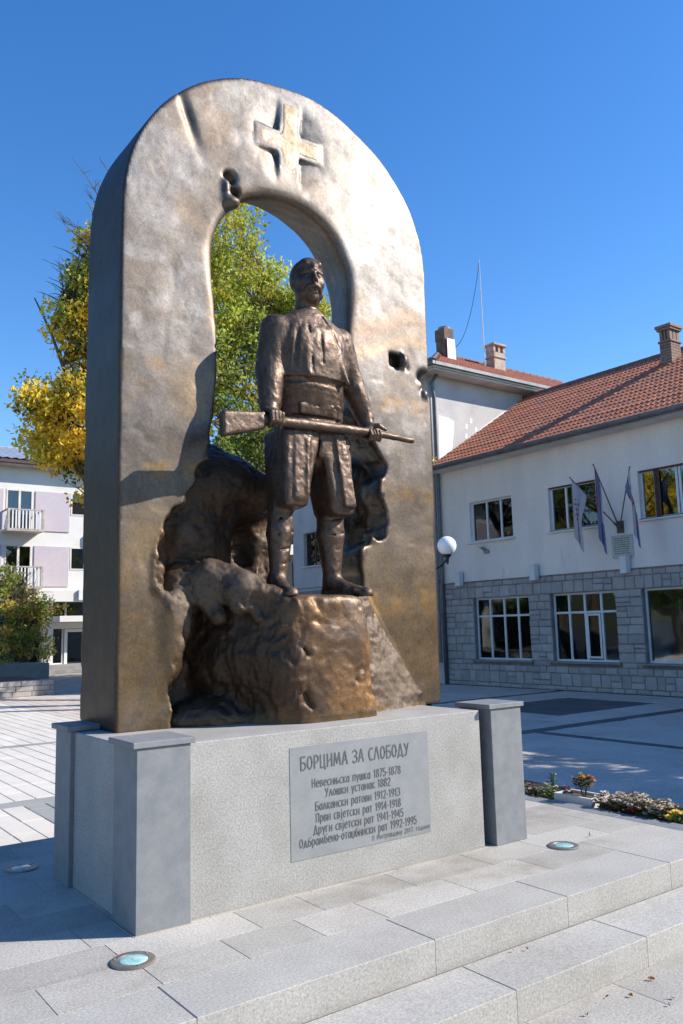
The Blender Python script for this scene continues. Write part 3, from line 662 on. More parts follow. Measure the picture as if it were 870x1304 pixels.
spots = sstep(.45, .62, vnoise(P, 11, 104))*(z < 3.6); Cc = mixc(Cc, (.10,.085,.07), spots*.5)
grain = sstep(.2, .6, fbm(P, 20, 2, 107)); Cc = mixc(Cc, (.12,.10,.085), grain*.45)
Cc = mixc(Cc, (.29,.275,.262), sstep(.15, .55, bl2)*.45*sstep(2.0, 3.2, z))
Cc = mixc(Cc, (.25,.165,.085), sstep(.1, .5, fbm(P, 2.1, 4, 90))*.6*(1-.6*t1))
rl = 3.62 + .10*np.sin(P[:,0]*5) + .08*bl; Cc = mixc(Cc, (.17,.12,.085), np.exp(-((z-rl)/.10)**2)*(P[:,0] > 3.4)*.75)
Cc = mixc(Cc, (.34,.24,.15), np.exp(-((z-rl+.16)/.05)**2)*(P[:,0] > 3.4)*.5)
for zz, ww, am in ((2.36,.055,.6),(1.58,.10,.6),(3.02,.05,.35)):
    Cc = mixc(Cc, (.26,.145,.045), np.exp(-((z-zz-.05*bl)/ww)**4)*am*(1-rock)*sstep(-.35,.3,bl2+bl))
outer = sd_poly(P[:,0], P[:,2], smooth_poly(OUT)); Cc = mixc(Cc, (.13,.07,.04), sstep(-.016, -.003, outer)*(P[:,1] < 4.64)*.8)
lip = np.exp(-((P[:,1]-4.62)/.09)**2)*sstep(.12, .03, np.abs(sd_poly(P[:,0], P[:,2], INN)))*(z > 3.3)
Cc = mixc(Cc, (.20,.14,.09), lip*.6)
Cr = np.repeat(c_rock[None], len(P), 0)
Cr = mixc(Cr, (.095,.056,.030), sstep(-.1, .5, bl2)); Cr = mixc(Cr, (.035,.024,.017), sstep(.15, .5, fbm(P, 4, 3, 95))*.6)
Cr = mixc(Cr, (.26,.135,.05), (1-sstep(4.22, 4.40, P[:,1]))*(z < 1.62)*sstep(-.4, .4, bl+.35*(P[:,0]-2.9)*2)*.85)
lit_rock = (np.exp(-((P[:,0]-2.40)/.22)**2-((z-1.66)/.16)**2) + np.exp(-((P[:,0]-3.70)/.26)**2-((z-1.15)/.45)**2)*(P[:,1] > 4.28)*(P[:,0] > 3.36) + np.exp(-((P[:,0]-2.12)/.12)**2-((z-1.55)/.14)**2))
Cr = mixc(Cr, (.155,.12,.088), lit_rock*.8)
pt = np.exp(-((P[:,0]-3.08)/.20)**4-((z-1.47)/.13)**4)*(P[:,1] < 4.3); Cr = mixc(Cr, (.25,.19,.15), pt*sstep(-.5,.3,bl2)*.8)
Cr = Cr*(1-.55*sstep(3.42, 3.5, P[:,0])*sstep(1.68, 1.75, z))[:,None]  # right notch darkened: its shade is painted into the rock colour
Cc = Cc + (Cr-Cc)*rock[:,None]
side = sstep(.6, .9, -N[:,0])*(P[:,0] < 1.95); Cc = mixc(Cc, (.075,.058,.046), side*.95)  # left outer face made darker, shade put into the colour
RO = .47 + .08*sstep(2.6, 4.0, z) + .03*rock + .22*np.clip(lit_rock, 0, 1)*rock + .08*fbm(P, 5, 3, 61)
body = mesh_np('arch_body', P, Q, [MT['bronze_arch'], MT['bronze_rock']], arch, ('patina_shade', np.concatenate([Cc, RO[:,None]], 1)))
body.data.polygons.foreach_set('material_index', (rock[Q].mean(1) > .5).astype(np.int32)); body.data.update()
# raised cross
GC = Grid((2.66,4.52,4.34), (3.36,4.62,5.18), .007)
def crossf(X, Y, Z):
    lean = (Z-cz0)*.06
    a = np.maximum(np.abs(X-cx0-lean)-.078, np.abs(Z-4.79)-.335); b = np.maximum(np.abs(Z-cz0-.03*(X-cx0))-.074, np.abs(X-cx0)-.262)
    dd = smin(a, b, .05); return smax(dd, np.abs(Y-4.592)-.017, .035)
GC.F = crossf(GC.X, GC.Y, GC.Z).astype(np.float32)
Pc, Qc = surface_nets(GC); Nc = vnormals(Pc, Qc); Pc += Nc*(.003*fbm(Pc, 14, 3, 3))[:,None]
Pc[:,1] += .012*fbm(Pc*np.array([1,0,1]), 1.6, 2, 2) + .003
mesh_np('cross', Pc, Qc, MT['bronze_gold'], arch)
print('arch', len(P), time.time()-T0)

# ================================================================== BRONZE FIGURE
statue = empty('statue', (3.0, 4.4, 1.60), label='dark bronze statue of a moustached man holding a rifle across his thighs', cat='statue')
S = Grid((2.48,3.98,1.56), (3.66,4.78,3.94), .0072)
zs = [2.50,2.62,2.80,2.87,2.93,2.99,3.00,3.12,3.24,3.34,3.40,3.45,3.50]
wx = [.22,.25,.235,.240,.236,.240,.262,.270,.282,.282,.250,.165,.085]
dy = [.14,.155,.142,.146,.142,.150,.168,.178,.180,.155,.125,.105,.085]
cxs = [3.03,3.03,3.035,3.04,3.04,3.04,3.04,3.04,3.03,3.025,3.025,3.025,3.025]
def torso(X, Y, Z):
    zz = Z.ravel(); w_ = np.interp(zz, zs, wx)[None,None,:]; d_ = np.interp(zz, zs, dy)[None,None,:]; c_ = np.interp(zz, zs, cxs)[None,None,:]
    q = (np.abs((X-c_)/w_)**2.4 + np.abs((Y-4.46)/d_)**2.4)**(1/2.4)
    return np.maximum((q-1)*.15, np.maximum(2.50-Z, Z-3.50)).astype(np.float32)
S.union(torso, (2.70,4.26,2.50), (3.36,4.66,3.50), .01)
# arms
S.cap((2.778,4.455,3.325), (2.745,4.47,3.04), .104, .092, .02); S.cap((2.745,4.47,3.04), (2.665,4.34,2.80), .092, .068, .03)
S.cap((3.275,4.455,3.325), (3.385,4.47,3.05), .104, .087, .02); S.cap((3.385,4.47,3.05), (3.440,4.36,2.80), .087, .057, .03)
S.cap((2.665,4.34,2.80), (2.645,4.32,2.765), .066, .056, .01); S.cap((3.440,4.36,2.80), (3.436,4.34,2.77), .054, .048, .01)
S.cap((2.865,4.31,3.34), (2.835,4.33,2.98), .007, k=.02, carve=True)
# neck
S.cap((3.025,4.475,3.42), (3.032,4.455,3.60), .080, .076, .015)
# legs: baggy breeches as folded blocks
def tb(c0, c1, h0, h1, k=.035):
    """tapered box between two heights: centre and half size at the top and at the bottom"""
    z0, z1 = c1[2], c0[2]
    def f(X, Y, Z):
        t = np.clip((Z-z0)/(z1-z0), 0, 1); cx_ = c1[0]+(c0[0]-c1[0])*t; cy_ = c1[1]+(c0[1]-c1[1])*t
        hx = h1[0]+(h0[0]-h1[0])*t; hy = h1[1]+(h0[1]-h1[1])*t
        return smax(smax(np.abs(X-cx_)-hx, np.abs(Y-cy_)-hy, k), np.maximum(z0-Z, Z-z1), .03)*.95
    return f
S.union(tb((2.875,4.43,2.66), (2.825,4.41,2.155), (.135,.14), (.085,.125)), (2.66,4.25,2.15), (3.02,4.62,2.66), .03)
S.union(tb((3.155,4.45,2.66), (3.205,4.43,2.125), (.125,.14), (.085,.125)), (3.0,4.25,2.12), (3.33,4.62,2.66), .03)
S.ell((2.835,4.42,2.30), (.105,.135,.15), .04); S.ell((3.19,4.44,2.30), (.10,.14,.16), .04)
S.ell((3.01,4.47,2.56), (.12,.13,.13), .06)
# front panels that stand proud of the breeches
S.union(tb((2.880,4.31,2.70), (2.845,4.285,2.19), (.060,.018), (.055,.018), .012), (2.78,4.25,2.18), (2.96,4.35,2.71), .02)
S.union(tb((3.165,4.31,2.68), (3.228,4.285,2.165), (.042,.020), (.048,.020), .012), (3.11,4.25,2.15), (3.30,4.35,2.69), .015)
S.cap((2.905,4.285,2.58), (2.888,4.27,2.24), .010, k=.02)
S.cap((3.01,4.33,2.60), (2.99,4.37,2.30), .016, k=.03, carve=True)
# calves, ankles, feet
S.cap((2.805,4.46,2.17), (2.80,4.465,2.00), .078, .086, .02); S.cap((2.80,4.465,2.00), (2.775,4.46,1.70), .082, .050, .02)
S.cap((3.20,4.47,2.17), (3.20,4.475,2.00), .085, .092, .02); S.cap((3.20,4.475,2.00), (3.205,4.47,1.70), .088, .055, .02)
def foot(hx, hy, tx, ty):
    S.ell((hx, hy+.015, 1.645), (.052,.062,.052), .03)
    mx_, my_ = (hx*.45+tx*.55), (hy*.45+ty*.55)
    S.cap((hx, hy-.01, 1.70), (mx_, my_, 1.645), .055, .040, .03); S.cap((mx_, my_, 1.637), (tx, ty+.02, 1.622), .046, .034, .02)
    px, py = (ty-hy), -(tx-hx); L_ = math.hypot(px, py); px /= L_; py /= L_; dx, dy_ = (tx-hx)/L_, (ty-hy)/L_
    for i, (o, l) in enumerate(((-.036,.030),(-.014,.038),(.008,.034),(.028,.026),(.044,.014))):
        S.cap((tx-dx*.03+px*o, ty-dy_*.03+py*o, 1.624), (tx+dx*l+px*o, ty+dy_*l+py*o, 1.612), .015, .011, .006)
    S.cap((hx-dx*.03, hy-dy_*.03, 1.607), (tx+dx*.03, ty+dy_*.03, 1.603), .050, .045, .01)
foot(2.765, 4.48, 2.735, 4.265); foot(3.21, 4.49, 3.275, 4.235)
for zz in (2.08,1.98,1.88,1.79):
    S.cap((2.73,4.40,zz), (2.88,4.40,zz+.03), .006, k=.012, carve=True); S.cap((3.12,4.39,zz+.01), (3.29,4.40,zz+.04), .006, k=.012, carve=True)
# vest, shirt and sash details
S.cap((3.085,4.365,3.445), (3.125,4.315,3.36), .010, k=.010, carve=True); S.cap((3.125,4.315,3.36), (3.170,4.285,3.20), .011, k=.010, carve=True); S.cap((3.170,4.285,3.20), (3.205,4.286,3.00), .012, k=.010, carve=True)
S.cap((3.115,4.338,3.34), (3.235,4.306,2.99), .012, .016, k=.03)
S.cap((2.945,4.315,3.34), (2.955,4.290,3.00), .008, k=.012, carve=True)
S.cap((2.918,4.330,3.32), (2.928,4.300,3.00), .012, .017, k=.03)
S.cap((3.02,4.292,3.33), (3.03,4.284,3.10), .004, k=.02, carve=True)
def ring(z0, a, b, rr, tilt=0, k=.01):
    def f(X, Y, Z):
        q = np.sqrt(((X-3.03)/a)**2 + ((Y-4.46)/b)**2); dr_ = (q-1)*min(a, b)*1.05
        return np.sqrt(np.maximum(np.abs(dr_)-.006, 0)**2 + np.maximum(np.abs(Z-z0-tilt*(X-3.03))-rr*.9, 0)**2) - rr*.45
    S.union(f, (3.03-a-.05,4.46-b-.05,z0-rr*2-.03), (3.03+a+.05,4.46+b+.05,z0+rr*2+.03), k)
ring(2.925, .232, .150, .020, -.02); ring(2.885, .236, .152, .018, -.03); ring(2.845, .238, .154, .014, .01)
ring(2.79, .236, .150, .022, .0)
S.union(bx((2.93,4.315,2.795), (.062,.010,.034), .008), (2.86,4.28,2.74), (3.0,4.35,2.84), .006)
S.union(bx((3.07,4.305,2.805), (.055,.010,.028), .008), (3.0,4.27,2.76), (3.13,4.34,2.85), .006)
S.union(bx((3.185,4.335,2.80), (.018,.022,.045), .008), (3.16,4.30,2.74), (3.21,4.37,2.86), .006)
# hands
def hand_left():
    S.ell((2.635,4.305,2.735), (.052,.050,.045), .02); S.cap((2.637,4.325,2.78), (2.635,4.30,2.73), .045, .045, .02)
    for i in range(4):
        x = 2.598+.026*i; z_ = (0,.004,.003,-.003)[i]
        S.cap((x,4.280,2.745+z_), (x+.004,4.222,2.715+z_), .0155, .0145, .006); S.cap((x+.004,4.222,2.715+z_), (x+.006,4.224,2.660+z_), .0145, .013, .004)
        S.cap((x+.006,4.224,2.660+z_), (x+.006,4.256,2.632+z_), .013, .011, .004)
    S.cap((2.665,4.31,2.74), (2.705,4.30,2.70), .018, .015, .01); S.cap((2.705,4.30,2.70), (2.70,4.285,2.66), .015, .012, .005)
def hand_right():
    S.ell((3.425,4.315,2.715), (.048,.042,.045), .02); S.cap((3.436,4.345,2.78), (3.43,4.315,2.72), .040, .040, .02)
    for i in range(4):
        x = 3.375+.027*i; z_ = (-.004,.0,.002,.0)[i]
        S.cap((x,4.300,2.665+z_), (x+.006,4.245,2.642+z_), .0155, .014, .006); S.cap((x+.006,4.245,2.642+z_), (x+.009,4.230,2.672+z_), .014, .0125, .004)
        S.cap((x+.009,4.230,2.672+z_), (x+.010,4.243,2.703+z_), .0125, .010, .003)
    S.cap((3.43,4.295,2.745), (3.475,4.262,2.745), .020, .017, .01); S.cap((3.475,4.262,2.745), (3.522,4.252,2.722), .016, .013, .005)
hand_left(); hand_right()
# head (turned a little towards the viewer's left)
ha = math.radians(-14); HC = (3.035, 4.452, 3.705); ca_, sa_ = math.cos(ha), math.sin(ha)
def hp(a, b, c): return (HC[0]+a*ca_ + b*sa_, HC[1]+a*sa_*1.0 - b*ca_ if False else HC[1] - (b*ca_ - a*sa_), HC[2]+c)
def hloc(X, Y, Z):
    dx, dyy = X-HC[0], Y-HC[1]
    b = dx*sa_ - dyy*ca_; a = dx*ca_ + dyy*sa_; return a, b, Z-HC[2]
def hell(c, r, k=.015, carve=False):
    C_ = hp(*c); R = max(r)
    (S.carve if carve else S.union)(lambda X, Y, Z: sd_ell(*hloc(X, Y, Z), c, r), [q-R for q in C_], [q+R for q in C_], k)
def hcap(a, b, ra, rb=None, k=.012, carve=False): S.cap(hp(*a), hp(*b), ra, rb, k, carve)
hell((0,-.012,.035), (.102,.125,.122), .02); hell((0,.028,-.065), (.078,.092,.100), .04); hell((0,.088,-.132), (.034,.030,.030), .03)
hell((0,.03,-.02), (.088,.098,.10), .03)
for s_ in (-1, 1):
    hell((s_*.040,.132,.016), (.026,.024,.019), .014, True); hell((s_*.039,.106,.012), (.018,.017,.012), .004)
    hcap((s_*.018,.124,.042), (s_*.068,.096,.040), .013, .010, .010); hell((s_*.060,.084,-.026), (.024,.026,.026), .03)
    hcap((s_*.004,.140,-.062), (s_*.034,.126,-.070), .0155, .014, .006); hcap((s_*.034,.126,-.070), (s_*.060,.100,-.094), .013, .006, .006)
    hell((s_*.104,-.012,-.005), (.012,.028,.040), .01); hcap((s_*.066,.06,-.10), (s_*.070,.01,-.06), .02, .02, .03)
    hcap((s_*.013,.136,-.030), (s_*.014,.142,-.034), .012, .010, .006)
hcap((0,.118,.046), (0,.158,-.028), .0125, .0165, .010)
hcap((-.022,.120,-.088), (.022,.120,-.088), .009, .009, .006); hcap((-.018,.119,-.104), (.018,.119,-.104), .0095, .0095, .006)
def hair(X, Y, Z):
    a, b, c = hloc(X, Y, Z); d = sd_ell(a, b, c, (0,-.022,.045), (.113,.134,.128)); face = np.maximum(b-.035-.25*np.clip(c-.02, 0, .2)*2.2, .0)
    return smax(smax(d, (b-.05)-(c-.08)*1.5, .02), -(c+.075), .02)
C_ = hp(0,-.02,.04); S.union(hair, [q-.16 for q in C_], [q+.16 for q in C_], .006)
for a_, l_, b_ in ((-.040,.040,.098),(.008,.055,.110),(.052,.036,.096)):
    hcap((a_*.7,b_-.055,.128), (a_,b_-.006,.142-l_), .024, .014, .035)
S.F = np.maximum(S.F, 1.592-S.Z)
P, Q = surface_nets(S); N = vnormals(P, Q)
hm = sstep(3.52, 3.46, P[:,2]) if False else 1-sstep(3.46, 3.53, P[:,2])
hands = np.minimum(1, np.exp(-((P[:,0]-2.64)**2+(P[:,2]-2.69)**2+(P[:,1]-4.26)**2)/.006) + np.exp(-((P[:,0]-3.44)**2+(P[:,2]-2.69)**2+(P[:,1]-4.27)**2)/.006))
amp = (.18+.82*hm)*(1-.75*hands)
PW = P + .03*np.stack([fbm(P, 7, 2, 21), fbm(P, 7, 2, 31), fbm(P, 7, 2, 41)], 1)
pan = (1-sstep(2.60,2.64,P[:,2]))*sstep(2.10,2.14,P[:,2])*(P[:,1] < 4.30)
P = P + N*(amp*(.006*fbm(PW*np.array([1,1,.6]), 8, 2, 1) + (.0025*fbm(PW*np.array([1,1,.6]), 26, 2, 9, True) + .0042*pan*fbm(P, 22, 3, 66)) + .0017*fbm(P, 38, 2, 12)))[:,None]
lw_ = sstep(2.74, 3.02, P[:,2]); P[:,1] -= .075*lw_; P[:,0] -= .042*lw_; P[:,2] -= .022*lw_*sstep(2.8, 3.8, P[:,2])      # the upper body leans a little forward
mesh_np('body', P, Q, MT['bronze_fig'], statue)
# rifle
R = Grid((2.22,4.17,2.48), (3.82,4.37,2.80), .0065)
R.union(tb((2.34,4.27,2.70), (2.34,4.27,2.54), (.075,.030), (.062,.030), .02), (2.26,4.22,2.53), (2.43,4.32,2.71), .01)
def stock(X, Y, Z):
    t = np.clip((X-2.285)/(2.57-2.285), 0, 1); top = 2.687+.034*t; bot = 2.532+.078*t
    return smax(smax(np.maximum(Z-top, bot-Z)+0*Y, np.abs(Y-4.27)-(.036-.006*t), .02), np.maximum(2.278+.03*(2.7-Z)-X, X-2.572), .015)
R.F[:] = .5; R.union(stock, (2.27,4.22,2.52), (2.59,4.32,2.73), .01)
R.cap((2.54,4.27,2.672), (2.85,4.27,2.682), .034, .033, .01); R.cap((2.85,4.27,2.682), (3.40,4.265,2.690), .033, .029, .01); R.cap((3.36,4.265,2.692), (3.77,4.265,2.676), .024, .0215, .01)
R.cap((3.79,4.265,2.676), (3.74,4.265,2.677), .008, k=.004, carve=True)
P, Q = surface_nets(R); N = vnormals(P, Q); P = P + N*(.0030*fbm(P, 14, 2, 2) + .0018*fbm(P, 42, 2, 5))[:,None]
rif = mesh_np('rifle', P, Q, MT['bronze_fig'], statue)
print('statue', time.time()-T0)

# ================================================================== TOWN HALL (right): wing with a tiled roof and a taller block
FX = 16.5
hall = empty('wing_building', (FX, 11.0, GZ), label='long white two-storey building with rubble stone ground floor and red tiled roof', cat='building')
tower = empty('tall_block', (FX, 21.0, GZ), label='taller white rendered block behind the arch with hipped tiled roof', cat='building')
U = [(16.35,14.79,3.62,4.74),(13.56,12.13,3.62,4.74),(10.97,9.35,3.62,4.74),(8.2,6.6,3.62,4.74)]+[(8.2-2.75*k,6.6-2.75*k,3.62,4.74) for k in range(1,7)]
Lw = [(16.38,14.40,.42,2.08),(13.70,11.80,.42,2.08),(11.10,9.15,.42,2.08),(8.3,6.4,.42,2.08)]+[(8.3-2.75*k,6.4-2.75*k,.42,2.08) for k in range(1,7)]
def wall_holes(mb, x0, x1, ya, yb, za, zb, holes):
    """wall slab between x0 and x1 with rectangular holes (y_hi, y_lo, z0, z1)"""
    ysr = sorted({ya, yb, *[h[0] for h in holes], *[h[1] for h in holes]}); zsr = sorted({za, zb, *[h[2] for h in holes], *[h[3] for h in holes]})
    for a, b in zip(ysr[:-1], ysr[1:]):
        for c, d in zip(zsr[:-1], zsr[1:]):
            ym, zm = (a+b)/2, (c+d)/2
            if any(h[1] < ym < h[0] and h[2] < zm < h[3] for h in holes): continue
            mb.add([(x0,a,c),(x0,b,c),(x0,b,d),(x0,a,d)], [(3,2,1,0)])
    for (hi, lo, c, d) in holes:
        mb.add([(x0,lo,c),(x0,hi,c),(x1,hi,c),(x1,lo,c)], [(0,1,2,3)]); mb.add([(x0,lo,d),(x0,hi,d),(x1,hi,d),(x1,lo,d)], [(3,2,1,0)])
        mb.add([(x0,lo,c),(x0,lo,d),(x1,lo,d),(x1,lo,c)], [(3,2,1,0)]); mb.add([(x0,hi,c),(x0,hi,d),(x1,hi,d),(x1,hi,c)], [(0,1,2,3)])
WY = -12.0
wm = MB(); wall_holes(wm, FX, FX+.3, WY, 17.52, 2.53, 5.75, U)
wm.add([(FX,WY,2.53),(FX+.3,WY,2.53),(FX+.3,17.5,2.53),(FX,17.5,2.53)], [(0,1,2,3)])
wm.box(FX+.31, 24.6, WY, WY+.3, GZ, 5.75); wm.add([(FX,WY,5.75),(20.45,WY,8.5),(24.4,WY,5.75)], [(0,2,1)]); wm.box(24.3, 24.6, WY+.3, 17.4, GZ, 5.75)
wm.build('wall', MT['stucco'], hall)
lm = MB(); wall_holes(lm, FX+.03, FX+.3, WY, 17.5, GZ, 2.53, Lw); lm.build('lower_wall', MT['mortar'], hall)
# rubble stones of the ground floor
stone_far = MB(); sc = 0
def stone_geo(y0, y1, z0, z1, pr):
    j = lambda s: random.uniform(-s, s); c = .016; x = FX+.04; xf = FX-pr
    b = [(x,y0,z0),(x,y1,z0),(x,y1,z1),(x,y0,z1)]
    m_ = [(xf+.018,y0+j(.004),z0+j(.004)),(xf+.018,y1+j(.004),z0+j(.004)),(xf+.018,y1+j(.004),z1+j(.004)),(xf+.018,y0+j(.004),z1+j(.004))]
    t = [(xf+j(.006),y0+c+j(.006),z0+c+j(.006)),(xf+j(.006),y1-c+j(.006),z0+c+j(.006)),(xf+j(.006),y1-c+j(.006),z1-c+j(.006)),(xf+j(.006),y0+c+j(.006),z1-c+j(.006))]
    ce = [(xf-.008+j(.006), (y0+y1)/2+j(.03), (z0+z1)/2+j(.03))]
    f = [(0,4,5,1),(1,5,6,2),(2,6,7,3),(3,7,4,0),(4,8,9,5),(5,9,10,6),(6,10,11,7),(7,11,8,4),(8,12,9),(9,12,10),(10,12,11),(11,12,8)]
    return b+m_+t+ce, f
def stone(y0, y1, z0, z1):
    global sc
    v, f = stone_geo(y0+.005, y1-.005, z0+.005, z1-.005, random.uniform(.0,.022))
    if y1 > 9.6 and sc < 298: MB().add(v, f).build('wall_stone', MT['stone'], hall); sc += 1
    else: stone_far.add(v, f)
courses = [(GZ,-.17),(-.17,.135),(.135,.30),(.30,.42)]
zc = .42
while zc < 2.07:
    hgt = random.choice([.17,.2,.22,.25,.21]); zn = zc+hgt
    if 2.08-zn < .1: zn = 2.08
    courses.append((zc, zn)); zc = zn
courses += [(2.08,2.38),(2.38,2.53)]
for ci, (z0, z1) in enumerate(courses):
    segs = [[WY, 17.46]]
    for (hi, lo, c, d) in Lw:
        pad = .08 if abs(z1-.42) < .01 else 0
        if z0 < d-.01 and z1 > c-.01 + (0 if pad == 0 else -1) and (z0 >= c-.01 or pad):
            ns = []
            for a, b in segs:
                if hi+pad < a or lo-pad > b: ns.append([a, b]); continue
                if lo-pad-a > .04: ns.append([a, lo-pad])
                if b-hi-pad > .04: ns.append([hi+pad, b])
            segs = ns
    for a, b in segs:
        y = b
        while y > a+.01:
            L_ = random.uniform(.22, .42) if z1-z0 < .28 else random.uniform(.2, .36)
            if z1-z0 < .14: L_ *= 1.25
            yn = y-L_
            if yn-a < .13: yn = a
            if z1-z0 > .19 and random.random() < .16 and y-yn > .2:
                zm_ = z0+(z1-z0)*random.uniform(.42,.58); stone(yn, y, z0, zm_); stone(yn, y, zm_, z1)
            else: stone(yn, y, z0, z1)
            y = yn
stone_far.build('wall_stones', MT['stone'], hall, kind='stuff')
MB().box(FX-.045, FX+.05, WY, 17.46, 2.531, 2.55).build('ledge', MT['concrete'], hall)
# windows
def window(parent, hi, lo, z0, z1, muls, transom=None, frame='white', fw_=.05, depth=.10, sill=True, x=FX, inner=None, curtains=(), darkroom=True):
    """muls: positions (fraction from the left/high-Y side); transom: height fraction"""
    fr = MB(); xa = x+depth; xb = xa+.05
    fr.box(xa, xb, lo, lo+fw_, z0, z1); fr.box(xa, xb, hi-fw_, hi, z0, z1); fr.box(xa, xb, lo+fw_, hi-fw_, z0, z0+fw_); fr.box(xa, xb, lo+fw_, hi-fw_, z1-fw_, z1)
    W = hi-lo; ysx = [hi-W*m_ for m_ in muls]
    for ym in ysx: fr.box(xa+.002, xb-.002, ym-fw_*.55, ym+fw_*.55, z0+fw_, z1-fw_)
    zt = None
    if transom: zt = z0+(z1-z0)*transom; fr.box(xa+.004, xb-.004, lo+fw_, hi-fw_, zt-fw_*.5, zt+fw_*.5)
    wn = fr.build('window', MT[frame], parent)
    ycuts = [hi-fw_] + ysx + [lo+fw_]
    for a, b in zip(ycuts[:-1], ycuts[1:]):
        for c, d in ([(z0+fw_, zt), (zt, z1-fw_)] if zt else [(z0+fw_, z1-fw_)]):
            MB().box(xa+.02, xa+.026, b, a, c, d).build('pane', MT['glass'], wn)
    if sill: MB().bbox(x-.09, x+depth, lo-.07, hi+.07, z0-.045, z0-.002, .006).build('sill', MT['concrete' if sill == 'c' else 'white'], wn)
    if curtains:
        cm = MB()
        for (a, b) in curtains:
            y0_, y1_ = hi-W*a, hi-W*b; n = 14; vs = []
            for i in range(n+1):
                yy = y0_+(y1_-y0_)*i/n; xx = xa+.16+.02*math.sin(i*2.1); vs += [(xx,yy,z0+.05),(xx,yy,z1-.05)]
            cm.add(vs, [(2*i, 2*i+2, 2*i+3, 2*i+1) for i in range(n)])
        cm.build('curtain', MT['curtain'], wn)
    return wn
ms = [(.36,.70),(.34,.38,.66),(.32,.5),(.5,)]
window(hall, *U[0], (.36,.69), sill=True)
w2 = window(hall, *U[1], (.33,.50,.54), frame='white', sill=True, curtains=((.55,.75),))
window(hall, *U[2], (.22,.26,.55,.60), frame='white'); window(hall, *U[3], (.36,.69))
for k in (1, 2):
    hi, lo, z0, z1 = U[k]; f2 = MB(); W = hi-lo
    for mfr in ((.48,.56) if k == 1 else (.235,.275)): f2.box(FX+.085, FX+.098, hi-W*mfr-.04, hi-W*mfr+.035, z0+.002, z1-.002)
    f2.box(FX+.05, FX+.083, lo, hi, z1-.035, z1-.001); f2.box(FX-.03, FX+.08, lo-.02, hi+.02, z0-.0, z0+.02)
    f2.build('outer_frame', MT['brown_frame'], hall, label='dark brown timber outer frame of upstairs window')
window(hall, *Lw[0], (.255,.51,.755), .70, sill='c', depth=.14, curtains=((.3,.42),(.5,.62)))
window(hall, *Lw[1], (.245,.49,.74), .71, sill='c', depth=.14, curtains=((.78,.98),))
window(hall, *Lw[2], (), None, sill='c', depth=.14, curtains=((.5,.9),)); window(hall, *Lw[3], (.5,), .7, sill='c', depth=.14)
for q in U[4:]+Lw[4:]: window(hall, *q, (.5,), sill=True)
f3 = MB(); hi, lo, z0, z1 = Lw[1]; W = hi-lo      # opening casement of the middle window
ya_, yb_ = hi-W*.51, hi-W*.72; f3.box(FX+.125, FX+.138, ya_, ya_-.05, .50, 1.56); f3.box(FX+.125, FX+.138, yb_, yb_+.05, .50, 1.56); f3.box(FX+.125, FX+.138, yb_+.05, ya_-.05, .50, .55); f3.box(FX+.125, FX+.138, yb_+.05, ya_-.05, 1.51, 1.56)
f3.build('casement', MT['white'], hall)
# rooms behind the glass: floor, back wall, ceiling
rm = MB()
for (z0, z1) in ((GZ+.05, 2.5), (2.8, 5.6)):
    rm.box(FX+.35, 20.0, -11.6, 17.3, z0, z0+.04); rm.box(FX+.35, 20.0, -11.6, 17.3, z1, z1+.04); rm.box(20.0, 20.1, -11.6, 17.3, z0, z1)
rm.build('rooms', MT['interior'], hall)
# roof of the wing
def tile_plane(mb, o, u, v, U_, V_, keep=None, rollw=.135, row=.30):
    """interlocking roll tiles: o eave corner, u along the eave, v up the slope (unit vectors)"""
    o, u, v = Vector(o), Vector(u), Vector(v); n = u.cross(v); n = n if n.z > 0 else -n
    nu, nv = int(U_/rollw), int(V_/row)+1; prof = [(0,.0),(.22,.018),(.5,.034),(.78,.018),(1,.0)]
    for j in range(nv):
        sag = random.uniform(-.003,.003)
        for i in range(nu):
            uc, vc = (i+.5)*rollw, (j+.5)*row
            if keep and not keep(uc, vc): continue
            jit = random.uniform(-.004,.004) if i % 2 == 0 else 0
            v0, v1 = j*row-.025+jit, (j+1)*row+.005
            vs = []
            for (f, hgt) in prof:
                a = o+u*((i+f)*rollw); vs += [a+v*v0+n*(hgt+.030+sag), a+v*v1+n*(hgt+.004+sag), a+v*v0+n*(hgt*.2-.002)]
            fs = []
            for k in range(4): b_ = 3*k; fs += [(b_,b_+3,b_+4,b_+1),(b_+2,b_+5,b_+3,b_)]
            mb.add(vs, fs)
EX, EZ = 16.02, 5.86; SL = math.atan2(8.60-5.86, 20.45-16.02)
vdir = (math.cos(SL), 0, math.sin(SL)); VL = math.hypot(8.60-5.86, 20.45-16.02)
tm = MB(); tile_plane(tm, (EX,WY,EZ), (0,1,0), vdir, 17.5-WY, VL)
tm.build('roof_tiles', MT['tile'], hall, kind='stuff')
rb = MB(); rb.add([(EX,WY,EZ-.01),(EX,17.5,EZ-.01),(20.45,17.5,8.59),(20.45,WY,8.59),(24.9,WY,EZ-.01),(24.9,17.5,EZ-.01)], [(0,3,2,1),(3,4,5,2)])
rb.build('roof_deck', MT['ridge'], hall)
MB().box(EX+.03, FX+.02, WY, 17.5, 5.74, 5.80).build('soffit', MT['soffit'], hall)
rg = MB(); y = WY
while y < 17.4: rg.tube([(20.45,y,8.60),(20.45,y+.40,8.62)], [.11,.095], 8); y += .36
rg.build('ridge_tiles', MT['ridge'], hall, kind='stuff')
gt = MB(); n = 7; pr = [(EX-.07-.075*math.cos(math.pi*k/n)+.0, 5.85-.10*math.sin(math.pi*k/n)) for k in range(n+1)]
gt.add([(x_, yy, z_) for yy in (WY,17.5) for x_, z_ in pr], [(k, k+1, n+2+k, n+1+k) for k in range(n)]); gt.box(EX-.15, EX-.142, WY, 17.5, 5.80, 5.875)
y = WY+.3
